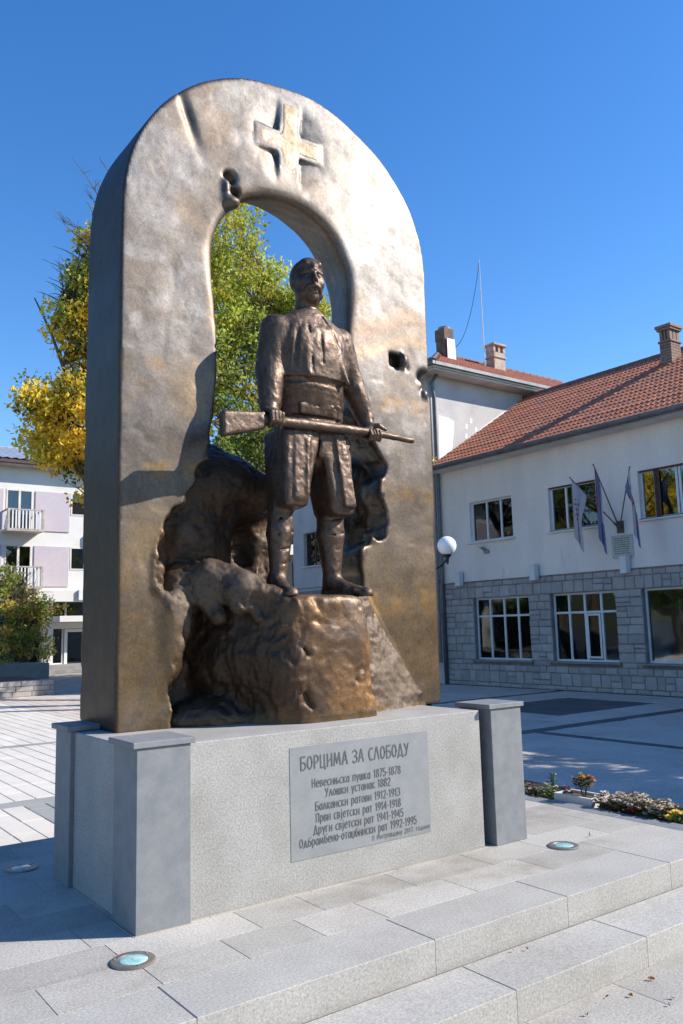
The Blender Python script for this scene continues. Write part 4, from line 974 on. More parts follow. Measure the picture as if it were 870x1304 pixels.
while y < 17.5: gt.box(EX-.158, EX-.15, y, y+.03, 5.76, 5.885); y += .85
gt.build('gutter', MT['gutter'], hall)
# brick chimney on the wing roof
def chimney_brick(parent, xc, yc, zb, zt, w_=.55, d_=.62):
    ch = MB().box(xc-w_/2+.02, xc+w_/2-.02, yc-d_/2+.02, yc+d_/2-.02, zb, zt-.45).build('chimney', MT['mortar'], parent)
    z_ = zb+.0; rr = 0
    while z_ < zt-.47:
        k = MB(); z1_ = z_+.068
        for side in range(4):
            L_ = w_ if side % 2 == 0 else d_; s0 = (rr % 2)*.12
            a = 0.0
            while a < L_-.01:
                b = min(a+(.24 if a > 0 or rr % 2 == 0 else .12), L_); g_ = .006; p_ = random.uniform(0,.004)
                if side == 0: k.box(xc-w_/2+a+g_, xc-w_/2+b-g_, yc-d_/2-p_, yc-d_/2+.03, z_, z1_)
                elif side == 2: k.box(xc-w_/2+a+g_, xc-w_/2+b-g_, yc+d_/2-.03, yc+d_/2+p_, z_, z1_)
                elif side == 1: k.box(xc+w_/2-.03, xc+w_/2+p_, yc-d_/2+a+g_, yc-d_/2+b-g_, z_, z1_)
                else: k.box(xc-w_/2-p_, xc-w_/2+.03, yc-d_/2+a+g_, yc-d_/2+b-g_, z_, z1_)
                a = b
        k.build('brick_course', MT['brick'], ch, kind='stuff'); z_ += .078; rr += 1
    c = MB(); c.bbox(xc-w_/2-.03, xc+w_/2+.03, yc-d_/2-.03, yc+d_/2+.03, zt-.47, zt-.41, .006)
    for sx, sy in ((-1,-1),(1,-1),(-1,1),(1,1),(0,-1),(0,1),(-1,0),(1,0)):
        c.box(xc+sx*(w_/2-.07)-.06, xc+sx*(w_/2-.07)+.06, yc+sy*(d_/2-.07)-.06, yc+sy*(d_/2-.07)+.06, zt-.41, zt-.14)
    c.bbox(xc-w_/2-.04, xc+w_/2+.04, yc-d_/2-.04, yc+d_/2+.04, zt-.14, zt-.08, .006); c.bbox(xc-w_/2-.07, xc+w_/2+.07, yc-d_/2-.07, yc+d_/2+.07, zt-.08, zt, .006)
    c.build('chimney_cap', MT['brick'], ch); return ch
chimney_brick(hall, 19.63, 11.79, 7.5, 9.06, .46, .32)
# -------- tall block
TY0, TY1, TE = 17.55, 25.42, 8.80
twin = [(24.72,23.2,3.56,4.75),(21.5,20.0,3.56,4.75),(24.72,23.2,6.3,7.5),(21.5,20.0,6.3,7.5)]
tw = MB(); wall_holes(tw, FX, FX+.3, TY0, TY1, GZ, TE-.05, twin)
tw.add([(FX,TY0,GZ),(27,TY0,GZ),(27,TY0,TE-.05),(FX,TY0,TE-.05)], [(0,1,2,3)]); tw.add([(FX,TY1,GZ),(27,TY1,GZ),(27,TY1,TE-.05),(FX,TY1,TE-.05)], [(3,2,1,0)]); tw.add([(27,TY0,GZ),(27,TY1,GZ),(27,TY1,TE-.05),(27,TY0,TE-.05)], [(0,1,2,3)])
tw.build('wall', MT['stucco_old'], tower)
MB().box(FX-.015, FX+.02, TY0+.01, TY1-.01, 2.56, 2.68).build('ledge', MT['concrete'], tower)
MB().box(FX-.012, FX+.02, TY0+.01, TY1-.01, 2.76, 2.80).build('ledge', MT['concrete'], tower)
for q in twin: window(tower, *q, (.36,.69), frame='brown_frame', sill=True, depth=.14, curtains=((.2,.5),(.55,.9)))
MB().box(FX+.35, 19.5, TY0+.2, TY1-.2, 2.9, 2.95).box(FX+.35, 19.5, TY0+.2, TY1-.2, 5.2, 5.25).box(19.5, 19.6, TY0+.2, TY1-.2, 2.9, 8.5).box(FX+.35, 19.5, TY0+.2, TY1-.2, 8.5, 8.55).build('rooms', MT['interior'], tower)
pm = MB()      # fresh plaster patches on the side wall
def patch(cs): pm.add([(x_, TY0-.004, z_) for x_, z_ in cs], [tuple(range(len(cs)))])
patch([(16.56,5.95),(16.95,6.28),(17.12,6.6),(17.22,7.15),(17.25,7.45),(17.0,7.52),(16.6,7.55)])
patch([(16.98,6.26),(18.4,7.22),(20.2,8.42),(20.05,8.42),(18.5,7.45),(17.0,6.42)])
for x_, z_ in ((17.75,7.35),(17.95,7.55),(18.15,7.3),(17.72,7.05),(18.1,7.08)): patch([(x_-.06,z_-.08),(x_+.05,z_-.1),(x_+.07,z_+.06),(x_-.03,z_+.09)])
pm.build('plaster_patch', MT['stucco_patch'], tower)
hx0, hy0, hy1 = 16.02, 17.05, 25.9; hr = (hy1-hy0)/2; RZ = 11.2; sl2 = math.atan2(RZ-8.92, hr); V2 = math.hypot(RZ-8.92, hr)
tt = MB(); cs_, sn_ = math.cos(sl2), math.sin(sl2)
tile_plane(tt, (hx0,hy0,8.92), (1,0,0), (0,cs_,sn_), 11.4, V2, keep=lambda a, b: a > b*cs_-.03)
tt2 = MB(); tile_plane(tt, (hx0,hy0,8.92), (0,1,0), (cs_,0,sn_), hy1-hy0, V2, keep=lambda a, b: b*cs_-.03 < a < (hy1-hy0)-b*cs_+.03)
tt.build('roof_tiles', MT['tile'], tower, kind='stuff')
MB().add([(hx0,hy0,8.9),(27.4,hy0,8.9),(27.4,hy1,8.9),(hx0,hy1,8.9),(hx0+hr,hy0+hr,RZ-.02),(27.4,hy0+hr,RZ-.02)], [(0,1,5,4),(3,4,5,2),(0,4,3),(1,2,5)]).build('roof_deck', MT['ridge'], tower)
MB().box(hx0+.02, 27.3, hy0+.02, hy1-.02, TE-.06, TE).build('soffit', MT['soffit'], tower)
hrg = MB(); k = 0
while k < 17: a_ = k/17; b_ = (k+1.1)/17; hrg.tube([(hx0+hr*a_,hy0+hr*a_,8.95+(RZ-8.92)*a_),(hx0+hr*b_,hy0+hr*b_,8.97+(RZ-8.92)*b_)], [.12,.10], 8); k += 1
x_ = hx0+hr
while x_ < 27: hrg.tube([(x_,hy0+hr,RZ+.02),(x_+.42,hy0+hr,RZ+.04)], [.12,.10], 8); x_ += .38
hrg.build('ridge_tiles', MT['ridge'], tower, kind='stuff')
gb = MB(); gb.box(hx0-.01, 27.4, hy0-.03, hy0-.0, 8.80, 8.90); gb.box(hx0-.03, hx0, hy0, hy1, 8.80, 8.90); gb.build('fascia', MT['white'], tower)
gb = MB(); gb.box(hx0-.02, 27.4, hy0-.13, hy0-.04, 8.85, 8.945); gb.box(hx0-.14, hx0-.04, hy0-.13, hy1, 8.85, 8.945); gb.build('gutter', MT['gutter'], tower)
MB().tube([(FX-.02,17.42,8.75),(16.30,17.47,8.45),(16.40,17.47,8.0),(16.41,17.47,2.6),(16.40,17.49,2.45),(16.41,17.47,GZ)], .05, 10).build('downpipe', MT['gutter'], tower, smooth=True)
MB().tube([(16.30,17.62,8.7),(16.36,17.62,8.1),(16.36,17.62,GZ+.6)], .055, 10).build('downpipe', MT['pipe'], tower, smooth=True)
# plastered flue with a metal cheek, and a double flue
c1 = MB().bbox(19.85, 20.27, 20.5, 20.95, 10.4, 11.86, .01).build('chimney', MT['brown_plaster'], tower)
MB().bbox(19.83, 20.29, 20.48, 20.97, 11.42, 11.84, .008).build('brick_top', MT['brown_plaster'], c1)
MB().add([(19.90,20.44,10.6),(20.31,20.44,10.6),(20.29,20.46,11.45),(19.92,20.46,11.45),(19.90,20.42,10.6),(20.31,20.42,10.6),(20.29,20.44,11.45),(19.92,20.44,11.45)], [(4,5,6,7),(5,1,2,6),(0,4,7,3),(7,6,2,3)]).build('metal_sheet', MT['pipe'], c1)
MB().tube([(20.06,20.72,11.85),(20.06,20.72,11.93)], .22, 16).build('chimney_cap', MT['concrete'], c1)
c2 = MB().bbox(22.36, 22.95, 20.5, 20.90, 10.4, 11.42, .01).build('chimney', MT['plaster_chim'], tower)
q = MB(); q.bbox(22.31, 23.00, 20.45, 20.95, 11.20, 11.26, .01); q.bbox(22.29, 23.02, 20.43, 20.97, 11.67, 11.75, .01)
for xx in (22.40,22.655,22.91): q.box(xx-.05, xx+.05, 20.5, 20.9, 11.42, 11.67)
q.box(22.36, 22.95, 20.7, 20.9, 11.42, 11.67); q.build('chimney_cap', MT['plaster_chim'], c2)
ant = MB(); ant.tube([(22.05,20.7,10.8),(22.03,20.7,15.0)], [.022,.014], 6).build('antenna_mast', MT['white'], tower)
cb = MB(); cb.tube([(22.5+.0-.35*t*4, 21.0, 15.3-4.1*t+ (t*(1-t))*-2.4) if False else (22.03-1.75*t, 20.7-.1*t, 14.9 - 3.7*t - 2.2*t*(1-t)*1.6) for t in np.linspace(0,1,14)], .012, 4).build('aerial_cable', MT['black'], tower)

# things fixed to the facade
def wall_lamp(y, z, lab):
    t = empty('wall_lamp', (FX-.1, y, z), label=lab, cat='wall lamp', group='white box lamps along the stone ledge')
    MB().bbox(FX-.22, FX-.045, y-.085, y+.085, z-.20, z+.20, .006).build('housing', MT['white'], t)
    MB().box(FX-.045, FX+.0, y-.05, y+.05, z-.12, z+.16).build('bracket', MT['metalgrey'], t)
wall_lamp(16.75, 2.64, 'white box wall lamp nearest the downpipe'); wall_lamp(14.05, 2.64, 'white box wall lamp between the first and second ground floor windows'); wall_lamp(11.38, 2.64, 'white box wall lamp directly under the marble plaque')
vt = empty('old_bracket', (FX, 15.8, 3.35), label='rusty three-pronged metal bracket on the wall under the left upper window', cat='bracket')
MB().box(FX-.05, FX, 15.66, 15.84, 3.27, 3.36).build('plate', MT['metalgrey'], vt)
for k in range(3):
    MB().tube([(FX-.03, 15.70+.06*k, 3.34), (FX-.10, 15.80+.07*k, 3.46)], .016, 6).build('prong', MT['metalgrey'], vt)
pq = empty('plaque', (FX, 11.48, 3.05), label='square pale marble memorial plaque on the facade under the flags', cat='plaque')
pl_ = MB().bbox(FX-.035, FX-.002, 11.21, 11.77, 2.80, 3.33, .005).build('plate', MT['plaque'], pq)
lt = MB(); z_ = 3.26
while z_ > 2.88:
    y = 11.70
    while y > 11.30:
        l_ = random.uniform(.03,.09); lt.box(FX-.0385, FX-.036, max(y-l_, 11.28), y, z_-.012, z_+.006); y -= l_+.02
    z_ -= .05
lt.build('lettering', MT['plaque_ink'], pl_, kind='stuff')
for a, b in ((11.25,2.84),(11.73,2.84),(11.25,3.29),(11.73,3.29)): MB().sphere((FX-.037,a,b), .012, 8, 6).build('bolt', MT['metalgrey'], pl_)
hold = empty('flag_holder', (FX, 11.5, 3.5), label='rusty metal flag holder with three sockets on the facade above the plaque', cat='flag holder')
MB().box(FX-.03, FX, 11.42, 11.60, 3.38, 3.66).build('plate', MT['pole'], hold)
BR = Vector((FX-.06, 11.5, 3.48))
def flag(tip, hoistL, drop, cols, label, fold, pattern=None, mid=None):
    tip = Vector(tip); t = empty('flag', tuple(BR), label=label, cat='flag', group='three flags in a wall holder above the plaque')
    MB().tube([tuple(BR), tuple(tip)], [.016,.012], 8).build('pole', MT['pole'], t)
    MB().sphere(tuple(tip), .022, 8, 6).build('finial', MT['metalgrey'], t)
    MB().tube([tuple(BR), tuple(BR+(tip-BR)*.12)], .024, 8).build('socket', MT['pole'], hold)
    d = (BR-tip).normalized(); nu, nv = 18, 26; mb = MB(); vs = []
    for j in range(nv+1):
        v = j/nv
        for i in range(nu+1):
            u = i/nu; p = tip + d*(.04+u*hoistL*(1-.0*v))
            s_ = sstep(0, .55, np.array(v)).item()*.82
            hx_ = (tip + d*.04)*s_ + p*(1-s_); zz = p.z - v*drop*(1-.18*u*(1-v)) - s_*(tip.z-p.z)*0
            ph = u*fold*math.pi*2; am = .035*(.3+v)
            vs.append((hx_.x - .03*u + am*math.cos(ph), hx_.y - .05*u*v + am*math.sin(ph*1.0+v*1.2)*.9 - .16*u*s_, zz+ .0))
    for j in range(nv):
        for i in range(nu):
            mb.mi = pattern((i+.5)/nu, (j+.5)/nv); b_ = len(mb.v)
            k_ = [j*(nu+1)+i, j*(nu+1)+i+1, (j+1)*(nu+1)+i+1, (j+1)*(nu+1)+i]
            mb.add([vs[q_] for q_ in k_], [(0,1,2,3)])
    mb.build('cloth', cols, t, smooth=False)
flag((15.86,12.36,4.76), .55, 1.36, [MT['flag_w'], MT['flag_r'], MT['flag_b']], 'white flag with a faded red emblem, leftmost in the wall holder', 1.6, lambda u, v: 1 if (.25 < u < .6 and .25 < v < .62 and int(v*34+u*9) % 3 == 0) else 0)
flag((15.84,11.66,4.95), .50, 1.62, [MT['flag_w'], MT['flag_r'], MT['flag_b']], 'red, blue and white striped flag in the middle of the wall holder', 1.5, lambda u, v: 1 if u < .34 and v < .6 else (2 if u < .67 or v > .6 else 0))
flag((15.88,10.74,4.74), .48, 1.42, [MT['flag_w'], MT['flag_r'], MT['flag_b']], 'blue and white flag with red crossed lines, rightmost in the wall holder', 1.5, lambda u, v: 1 if abs(v-.25-u*.45) < .03 or abs(v-.62+u*.45) < .03 else (2 if u > .42 else 0))
yb = MB(); 
for k in range(5):
    a_ = k*1.25; yb.add([(16.22,17.40,6.18),(16.22+.14*math.cos(a_),17.40+.04*math.sin(a_),6.18+.16*math.sin(a_)),(16.22+.1*math.cos(a_+.5),17.36,6.18+.12*math.sin(a_+.5))], [(0,1,2)])
tag(yb.build('leaf_sprig', MT['petal_y']), 'small yellow leafy sprig caught beside the downpipe', 'leaves')
# globe lamp on a post behind the arch
lp = empty('street_lamp', (10.28, 11.45, GZ), label='white globe street lamp on a black post peeping out behind the arch', cat='street lamp')
MB().tube([(10.28,11.45,GZ),(10.28,11.45,.4),(10.28,11.45,2.75)], [.07,.045,.04], 12).build('post', MT['black'], lp, smooth=True)
for sx, sy in ((.39,-.25),(-.39,.25)):
    pts = [(10.28+sx*t, 11.45+sy*t, 2.50-.10*math.sin(t*math.pi*.9)+(.14*t**3)) for t in np.linspace(0,1,9)]; arm = MB().tube(pts, .016, 8)
    arm.lathe(10.28+sx, 11.45+sy, [(.02,2.50),(.03,2.60),(.075,2.655),(.085,2.675)], 16); arm.build('arm', MT['black'], lp, smooth=True)
    MB().sphere((10.28+sx, 11.45+sy, 2.84), .178, 28, 18).build('globe', MT['globe'], lp, smooth=True)
print('hall', time.time()-T0, 'stones', sc)

# ================================================================== APARTMENT BLOCK (left, far)
AY = 39.4
apt = empty('apartment_block', (9.0, AY, GZ), label='three-storey apartment block with pink panels, white bands and small balconies', cat='building')
x0a, x1a = -16, 26
bayw = 3.28
wins = []      # (x0,x1,z0,z1)
for k in range(-6, 5):
    bx_ = 9.87+bayw*k*1.52
    for z0, z1 in ((6.10,8.10),(3.45,5.52)): wins.append((bx_+.05, bx_+1.25, z0+.0, z1))
    for z0, z1 in ((7.02,8.10),(4.40,5.50)): wins.append((bx_+3.03, bx_+4.45, z0, z1))
aw = MB()
xs_ = sorted({x0a, x1a, *[q_ for w_ in wins for q_ in w_[:2]]}); xs_ = [q_ for q_ in xs_ if x0a <= q_ <= x1a]
zs_ = sorted({2.92, 9.2, *[q_ for w_ in wins for q_ in w_[2:]]})
for a, b in zip(xs_[:-1], xs_[1:]):
    for c, d in zip(zs_[:-1], zs_[1:]):
        xm, zm = (a+b)/2, (c+d)/2
        if any(w_[0] < xm < w_[1] and w_[2] < zm < w_[3] for w_ in wins): continue
        aw.add([(a,AY,c),(b,AY,c),(b,AY,d),(a,AY,d)], [(0,1,2,3)])
aw.box(x0a, x1a, AY+.35, AY+10, 2.92, 9.2); aw.box(x0a, x1a, AY-.35, AY+.0, 2.90, 3.42)
aw.build('wall', MT['white_wall'], apt)
for k in range(-5, 4):
    bx_ = 9.87+bayw*k*1.52
    for z0, z1 in ((6.20,8.07),(3.61,5.49)):
        MB().box(bx_+1.36, bx_+2.96, AY-.05, AY+.02, z0, z1).build('pink_panel', MT['pink'], apt); MB().box(bx_-.5, bx_-.08, AY-.05, AY+.02, z0, z1).build('pink_panel', MT['pink'], apt)
def awin(x0, x1, z0, z1, nm=2, y=AY, fr='soffit', w_=.07):
    f = MB(); f.box(x0, x0+w_, y-.02, y+.1, z0, z1); f.box(x1-w_, x1, y-.02, y+.1, z0, z1); f.box(x0+w_, x1-w_, y-.02, y+.1, z1-w_, z1); f.box(x0+w_, x1-w_, y-.02, y+.1, z0, z0+w_)
    for k in range(1, nm): xm = x0+(x1-x0)*k/nm; f.box(xm-.05, xm+.05, y-.015, y+.09, z0+w_, z1-w_)
    o = f.build('window', MT[fr], apt)
    for k in range(nm): MB().box(x0+(x1-x0)*k/nm+.04, x0+(x1-x0)*(k+1)/nm-.04, y+.05, y+.06, z0+.04, z1-.04).build('pane', MT['glass'], o)
for (a, b, c, d) in wins:
    if x0a < a and b < x1a: awin(a, b, c, d)
MB().box(x0a, x1a, AY+.3, AY+.34, 2.95, 9.15).build('rooms', MT['interior'], apt)
for k in range(-3, 3):
    bx_ = 9.87+bayw*k*1.52-.1
    for zb in (6.05, 3.45):
        bal = MB().box(bx_, bx_+1.62, AY-.95, AY, zb, zb+.12).box(bx_, bx_+.10, AY-.95, AY-.85, zb+.12, zb+1.02).box(bx_+1.52, bx_+1.62, AY-.95, AY-.85, zb+.12, zb+1.02).box(bx_+.10, bx_+1.52, AY-.93, AY-.87, zb+.96, zb+1.02).box(bx_, bx_+.06, AY-.85, AY, zb+.96, zb+1.02).box(bx_+1.56, bx_+1.62, AY-.85, AY, zb+.96, zb+1.02).build('balcony', MT['balcony'], apt)
        for j in range(9): xx = bx_+.20+j*.15; MB().box(xx, xx+.06, AY-.92, AY-.88, zb+.12, zb+.96).build('baluster', MT['white'], bal)
        for j in range(5):
            yy = AY-.78+j*.16; MB().box(bx_+1.57, bx_+1.61, yy, yy+.05, zb+.12, zb+.96).build('baluster', MT['white'], bal)
            MB().box(bx_+.01, bx_+.05, yy, yy+.05, zb+.12, zb+.96).build('baluster', MT['white'], bal)
# ground floor: dark recessed shop front, canopy and glazed door
gf = MB(); gf.box(x0a, x1a, AY+2.0, AY+9, GZ, 2.92); gf.build('back_wall', MT['white_wall'], apt)
for xx in (-8,-3.2,1.6,6.4,11.72,17.2,22):
    MB().box(xx, xx+.45, AY+.0, AY+.45, GZ, 2.90).build('pillar', MT['white_wall'], apt)
MB().box(12.17, 15.8, AY-1.0, AY+.5, 1.95, 2.22).build('canopy', MT['white_wall'], apt)
MB().box(x0a, x1a, AY+.15, AY+.20, 2.25, 2.9).build('fanlight', MT['glass'], apt)
for xx in np.arange(x0a+.4, x1a, 1.35): MB().box(xx, xx+.07, AY+.08, AY+.15, 2.24, 2.89).build('mullion', MT['balcony'], apt)
awin(12.2, 12.75, -.02, 1.9, 1, AY+.25); awin(12.78, 14.6, -.20, 1.62, 2, AY+.2, 'white', .14); MB().box(12.18, 17.2, AY+.1, AY+.4, -.28, .0).box(12.18,17.2,AY+.1,AY+.4,1.64,1.94).build('door_surround', MT['white_wall'], apt)
MB().box(x0a, 11.7, AY+1.2, AY+1.25, GZ, 2.9).build('shop_glass', MT['glass'], apt)
MB().box(x0a, x1a, AY+1.98, AY+1.995, GZ, 2.9).build('shop_interior', MT['interior'], apt)
sg = MB().bbox(13.2, 14.3, AY-.50, AY-.36, 2.96, 3.45, .01).build('sign', MT['white'], apt)
# corrugated roof
cr = MB(); n_ = 340; vs = []
for i in range(n_+1):
    xx = x0a-.3+(x1a-x0a+.6)*i/n_; zz = .035*math.sin(i*math.pi/1.5)
    vs += [(xx, AY-.75, 9.42+zz), (xx, AY+2.6, 10.62+zz)]
cr.add(vs, [(2*i, 2*i+2, 2*i+3, 2*i+1) for i in range(n_)]); cr.build('roof', MT['corr'], apt)
MB().box(x0a-.3, x1a+.3, AY-.70, AY-.60, 9.22, 9.36).build('fascia', MT['brown_frame'], apt)
MB().box(x0a-.2, x1a+.2, AY-.6, AY+.0, 9.14, 9.2).build('soffit', MT['balcony'], apt)
MB().box(x0a, x1a, AY+2.5, AY+10, 10.4, 10.62).build('roof_deck', MT['corr'], apt)
# steps and planter before the entrance
es = tag(MB().box(8.5, 20, 36.3, AY+.1, GZ, -.14).box(8.5, 20, 36.9, AY+.1, -.14, .0).build('entrance_steps', MT['concrete']), 'grey concrete steps before the entrance of the apartment block', 'steps')
pl = empty('planter', (8.2, 30.2, GZ), label='long grey concrete planter with low shrubs before the apartment block', cat='planter')
MB().box(5.2, 9.05, 29.6, 29.75, GZ, .42).box(5.2, 9.05, 30.9, 31.05, GZ, .42).box(8.9, 9.05, 29.75, 30.9, GZ, .42).box(5.2, 5.35, 29.75, 30.9, GZ, .42).build('trough', MT['concrete'], pl)
MB().box(5.36, 8.89, 29.76, 30.89, GZ, .34).build('soil', MT['soil'], pl)
lw = empty('low_wall', (5.0, 24.2, GZ), label='low stacked stone wall in shade at the left edge', cat='wall')
z_ = GZ; rr = 0
for z_ in (GZ, GZ+.14, GZ+.28):
    x_ = 3.2 - (rr*.2); 
    while x_ < 7.45:
        a, b = max(x_, 3.2), min(x_+random.uniform(.35,.6), 7.45)
        MB().bbox(a+.006, b-.006, 23.9+random.uniform(-.01,.01), 24.4, z_+.005, z_+.135, .008).build('stone', MT['stone'], lw); x_ = b
    rr += 1
MB().box(3.2, 7.44, 24.05, 27.5, GZ, GZ+.40).build('bed_soil', MT['soil'], lw)
print('apt', time.time()-T0)

# ================================================================== TREES
def leaf_mesh(centers, sizes, cols, n_per, spread, rg_, two=False):
    """many small folded leaf faces round each centre"""
    K = len(centers)*n_per; c = np.repeat(centers, n_per, 0); s = np.repeat(sizes, n_per)
    off = rg_.normal(size=(K, 3)); off *= (spread*rg_.random(K)**.5/np.linalg.norm(off, axis=1))[:,None]
    off[:,2] *= .7; c = c + off
    d = rg_.normal(size=(K, 3)); d[:,2] -= .5; d /= np.linalg.norm(d, axis=1)[:,None]
    e = np.cross(d, rg_.normal(size=(K, 3))); e /= np.linalg.norm(e, axis=1)[:,None]; nrm = np.cross(d, e)
    L_ = (s*rg_.uniform(.7, 1.3, K))[:,None]; W = L_*.30
    V = np.stack([c, c+d*L_*.45+e*W+nrm*W*.25, c+d*L_, c+d*L_*.45-e*W+nrm*W*.25], 1).reshape(-1, 3)
    Q_ = np.arange(K*4).reshape(K, 4); C = np.repeat(np.repeat(cols, n_per, 0)*rg_.uniform(.75, 1.25, (K, 1)), 4, 0)
    return V, Q_, C
def tree(name, base, h, label, crown, ncl, leafn, palette, seed, stems=1, trunk_r=.22, lean=0, leaf=.16, branch=True, spread=.45, cat='tree', group=None):
    """crown: list of (centre, radii, density weight)"""
    rg_ = np.random.default_rng(seed); rnd = random.Random(seed)
    t = empty(name, base, label=label, cat=cat, group=group)
    tb_ = MB(); br = MB(); tips = []
    cen = np.array([c for c, r, w_ in crown]); rad = np.array([r for c, r, w_ in crown]); ww = np.array([w_ for c, r, w_ in crown], float); ww /= ww.sum()
    stems_pts = []
    for s_ in range(stems):
        a_ = 2.2*s_+seed; off = (0 if stems == 1 else .35); p = Vector(base)+Vector((off*math.cos(a_), off*math.sin(a_), 0)); pts = [p.copy()]; rr = [trunk_r]
        dv = Vector((.10*math.cos(a_)*(stems > 1)+lean, .10*math.sin(a_)*(stems > 1), 1))
        steps = 12
        for i in range(steps):
            dv = (dv + Vector((rnd.uniform(-.20,.20), rnd.uniform(-.20,.20), .12))).normalized(); p = p + dv*h/steps; pts.append(p.copy()); rr.append(max(.015, trunk_r*(1-(i+1)/(steps+.5))**.85))
        tb_.tube(pts, rr, 10); stems_pts.append((pts, rr))
    pick = rg_.choice(len(crown), ncl, p=ww)
    dirs = rg_.normal(size=(ncl, 3)); dirs /= np.linalg.norm(dirs, axis=1)[:,None]
    C0 = cen[pick] + dirs*rad[pick]*(rg_.random(ncl)**.45)[:,None]
    if branch:
        for c in C0[:: max(1, ncl//110)]:
            pts, rr = rnd.choice(stems_pts); cv = Vector(c); zt = max(base[2]+h*.18, min(base[2]+h*.95, cv.z-.35*(Vector((cv.x, cv.y, 0))-Vector((base[0], base[1], 0))).length))
            i = min(len(pts)-2, max(1, int((zt-base[2])/h*12))); a = pts[i]; d_ = cv-a; n_ = 6; q_ = []
            for k in range(n_+1):
                u_ = k/n_; pp = a + d_*u_ + Vector((rnd.uniform(-.10,.10), rnd.uniform(-.10,.10), .18*math.sin(u_*math.pi)))*(1 if 0 < k else 0); q_.append(pp)
            r_ = rr[i]*.42; br.tube(q_, [max(.008, r_*(1-k/n_)**.9+.008) for k in range(n_+1)], 6)
            for k in (2,3,4,5):
                e_ = q_[k]+Vector((rnd.uniform(-.6,.6), rnd.uniform(-.6,.6), rnd.uniform(.0,.6))); br.tube([q_[k], (q_[k]+e_)/2+Vector((0,0,.04)), e_], [.014,.009,.004], 4, cap=False)
    tb_.build('trunk', MT['bark'], t, smooth=True)
    if branch: br.build('branches', MT['bark'], t, smooth=True)
    cols = np.array([palette(c, rg_) for c in C0]); 
    V, Q_, CC = leaf_mesh(C0, np.full(ncl, leaf), cols, leafn, spread, rg_)
    mesh_np('crown', V, Q_, MT['leaf'], t, ('leafcol', CC)).data.polygons.foreach_set('use_smooth', np.zeros(len(Q_), bool))
    return t
def pal_green(c, r):
    a = r.random(); k = max(0, min(1, (c[2]-5)/8)); b = np.array([.20,.28,.055])*(1-.7*k) + np.array([.72,.72,.12])*.7*k
    return b*(.7+.6*a) if r.random() < .85 else np.array([.45,.40,.05])
def pal_yellow(c, r):
    t_ = r.random(); hi = (c[2] < 8.2)
    if t_ < (.74 if hi else .5): return np.array([.80,.58,.06])*(.75+.5*r.random())
    if t_ < .85: return np.array([.46,.46,.08])*(.7+.6*r.random())
    return np.array([.11,.15,.035])
def pal_shrub(c, r): return (np.array([.34,.38,.08]) if r.random() < .55 else np.array([.62,.50,.12]))*(.7+.6*r.random())
tree('ash_tree', (9.75,18.2,GZ), 11.2, 'tall green ash tree seen through the opening of the arch',
     [((9.9,18.2,8.6),(1.3,1.6,2.6),2.4),((11.0,18.3,10.2),(1.0,1.3,1.5),1.0),((12.2,18.6,9.6),(1.5,1.6,1.5),1.9),((12.7,18.8,7.0),(1.4,1.5,1.7),1),((9.5,18.1,12.0),(1.2,1.4,1.8),1.1),((8.5,18.0,7.6),(1.3,1.5,2.4),1.0),((10.4,18.3,5.9),(1.5,1.4,1.0),.9)], 430, 115, pal_green, 3, stems=3, trunk_r=.20, leaf=.115)
tree('ash_tree', (7.45,17.9,GZ), 9.6, 'yellowing autumn ash tree with bare top twigs left of the arch',
     [((6.45,17.9,6.0),(1.35,1.4,1.15),2.2),((5.45,17.9,6.6),(.65,.8,.55),.6),((5.3,17.9,5.5),(.5,.6,.35),.25),((6.6,17.9,8.6),(1.1,1.3,1.3),1.1),((5.9,17.9,8.3),(.55,.7,.6),.35),((7.6,18.0,7.6),(1.6,1.6,2.6),1.2),((6.85,17.9,10.4),(.8,.9,1.1),.75),((6.5,17.9,9.2),(.8,.9,.8),.7),((7.2,17.9,4.7),(1.3,1.3,.8),.6)], 370, 95, pal_yellow, 8, stems=1, trunk_r=.17, leaf=.115)
tw_ = MB(); rr_ = random.Random(5)
yt = [o for o in bpy.data.objects if o.get('label', '').startswith('yellowing')][0]
for k in range(46):
    a = Vector((6.9+rr_.uniform(-.3,.5), 17.9+rr_.uniform(-.5,.5), rr_.uniform(8.6,11.2))); d = Vector((rr_.uniform(-1,-.25), rr_.uniform(-.4,.4), rr_.uniform(.35,1.1))).normalized()*rr_.uniform(.7,1.6)
    pts = [a, a+d*.35+Vector((0,0,-.04)), a+d*.7, a+d+Vector((0,0,.08))]; tw_.tube(pts, [.028,.018,.012,.005], 5, cap=False)
    for j in range(5):
        b = a+d*rr_.uniform(.3,.95); tw_.tube([b, b+Vector((rr_.uniform(-.35,.2), rr_.uniform(-.2,.2), rr_.uniform(.05,.4)))], [.010,.004], 4, cap=False)
tw_.build('twigs', MT['bark'], yt)
tree('young_tree', (8.95,32.0,GZ), 3.9, 'small bushy young tree with yellow-green leaves before the apartment block',
     [((8.4,32.0,2.7),(1.2,1.2,1.0),2),((8.0,32,3.5),(.7,.8,.5),.5),((9.4,32,2.3),(.8,.8,.8),1),((9.2,32.0,1.1),(.95,.9,.7),1.2),((8.2,31.8,1.0),(.8,.8,.7),.8)], 100, 56, pal_shrub, 21, trunk_r=.07, leaf=.13, spread=.34)
# a tree standing outside the frame on the right: it dapples the paving by the flower bed
tree('ash_tree', (14.1,1.3,GZ), 7.0, 'green tree standing before the wing building to the right of the monument',
     [((14.0,1.3,5.2),(1.7,2.3,1.3),2),((13.4,.2,4.9),(1.2,1.4,1.0),1)], 110, 60, pal_green, 31, trunk_r=.18, leaf=.17)
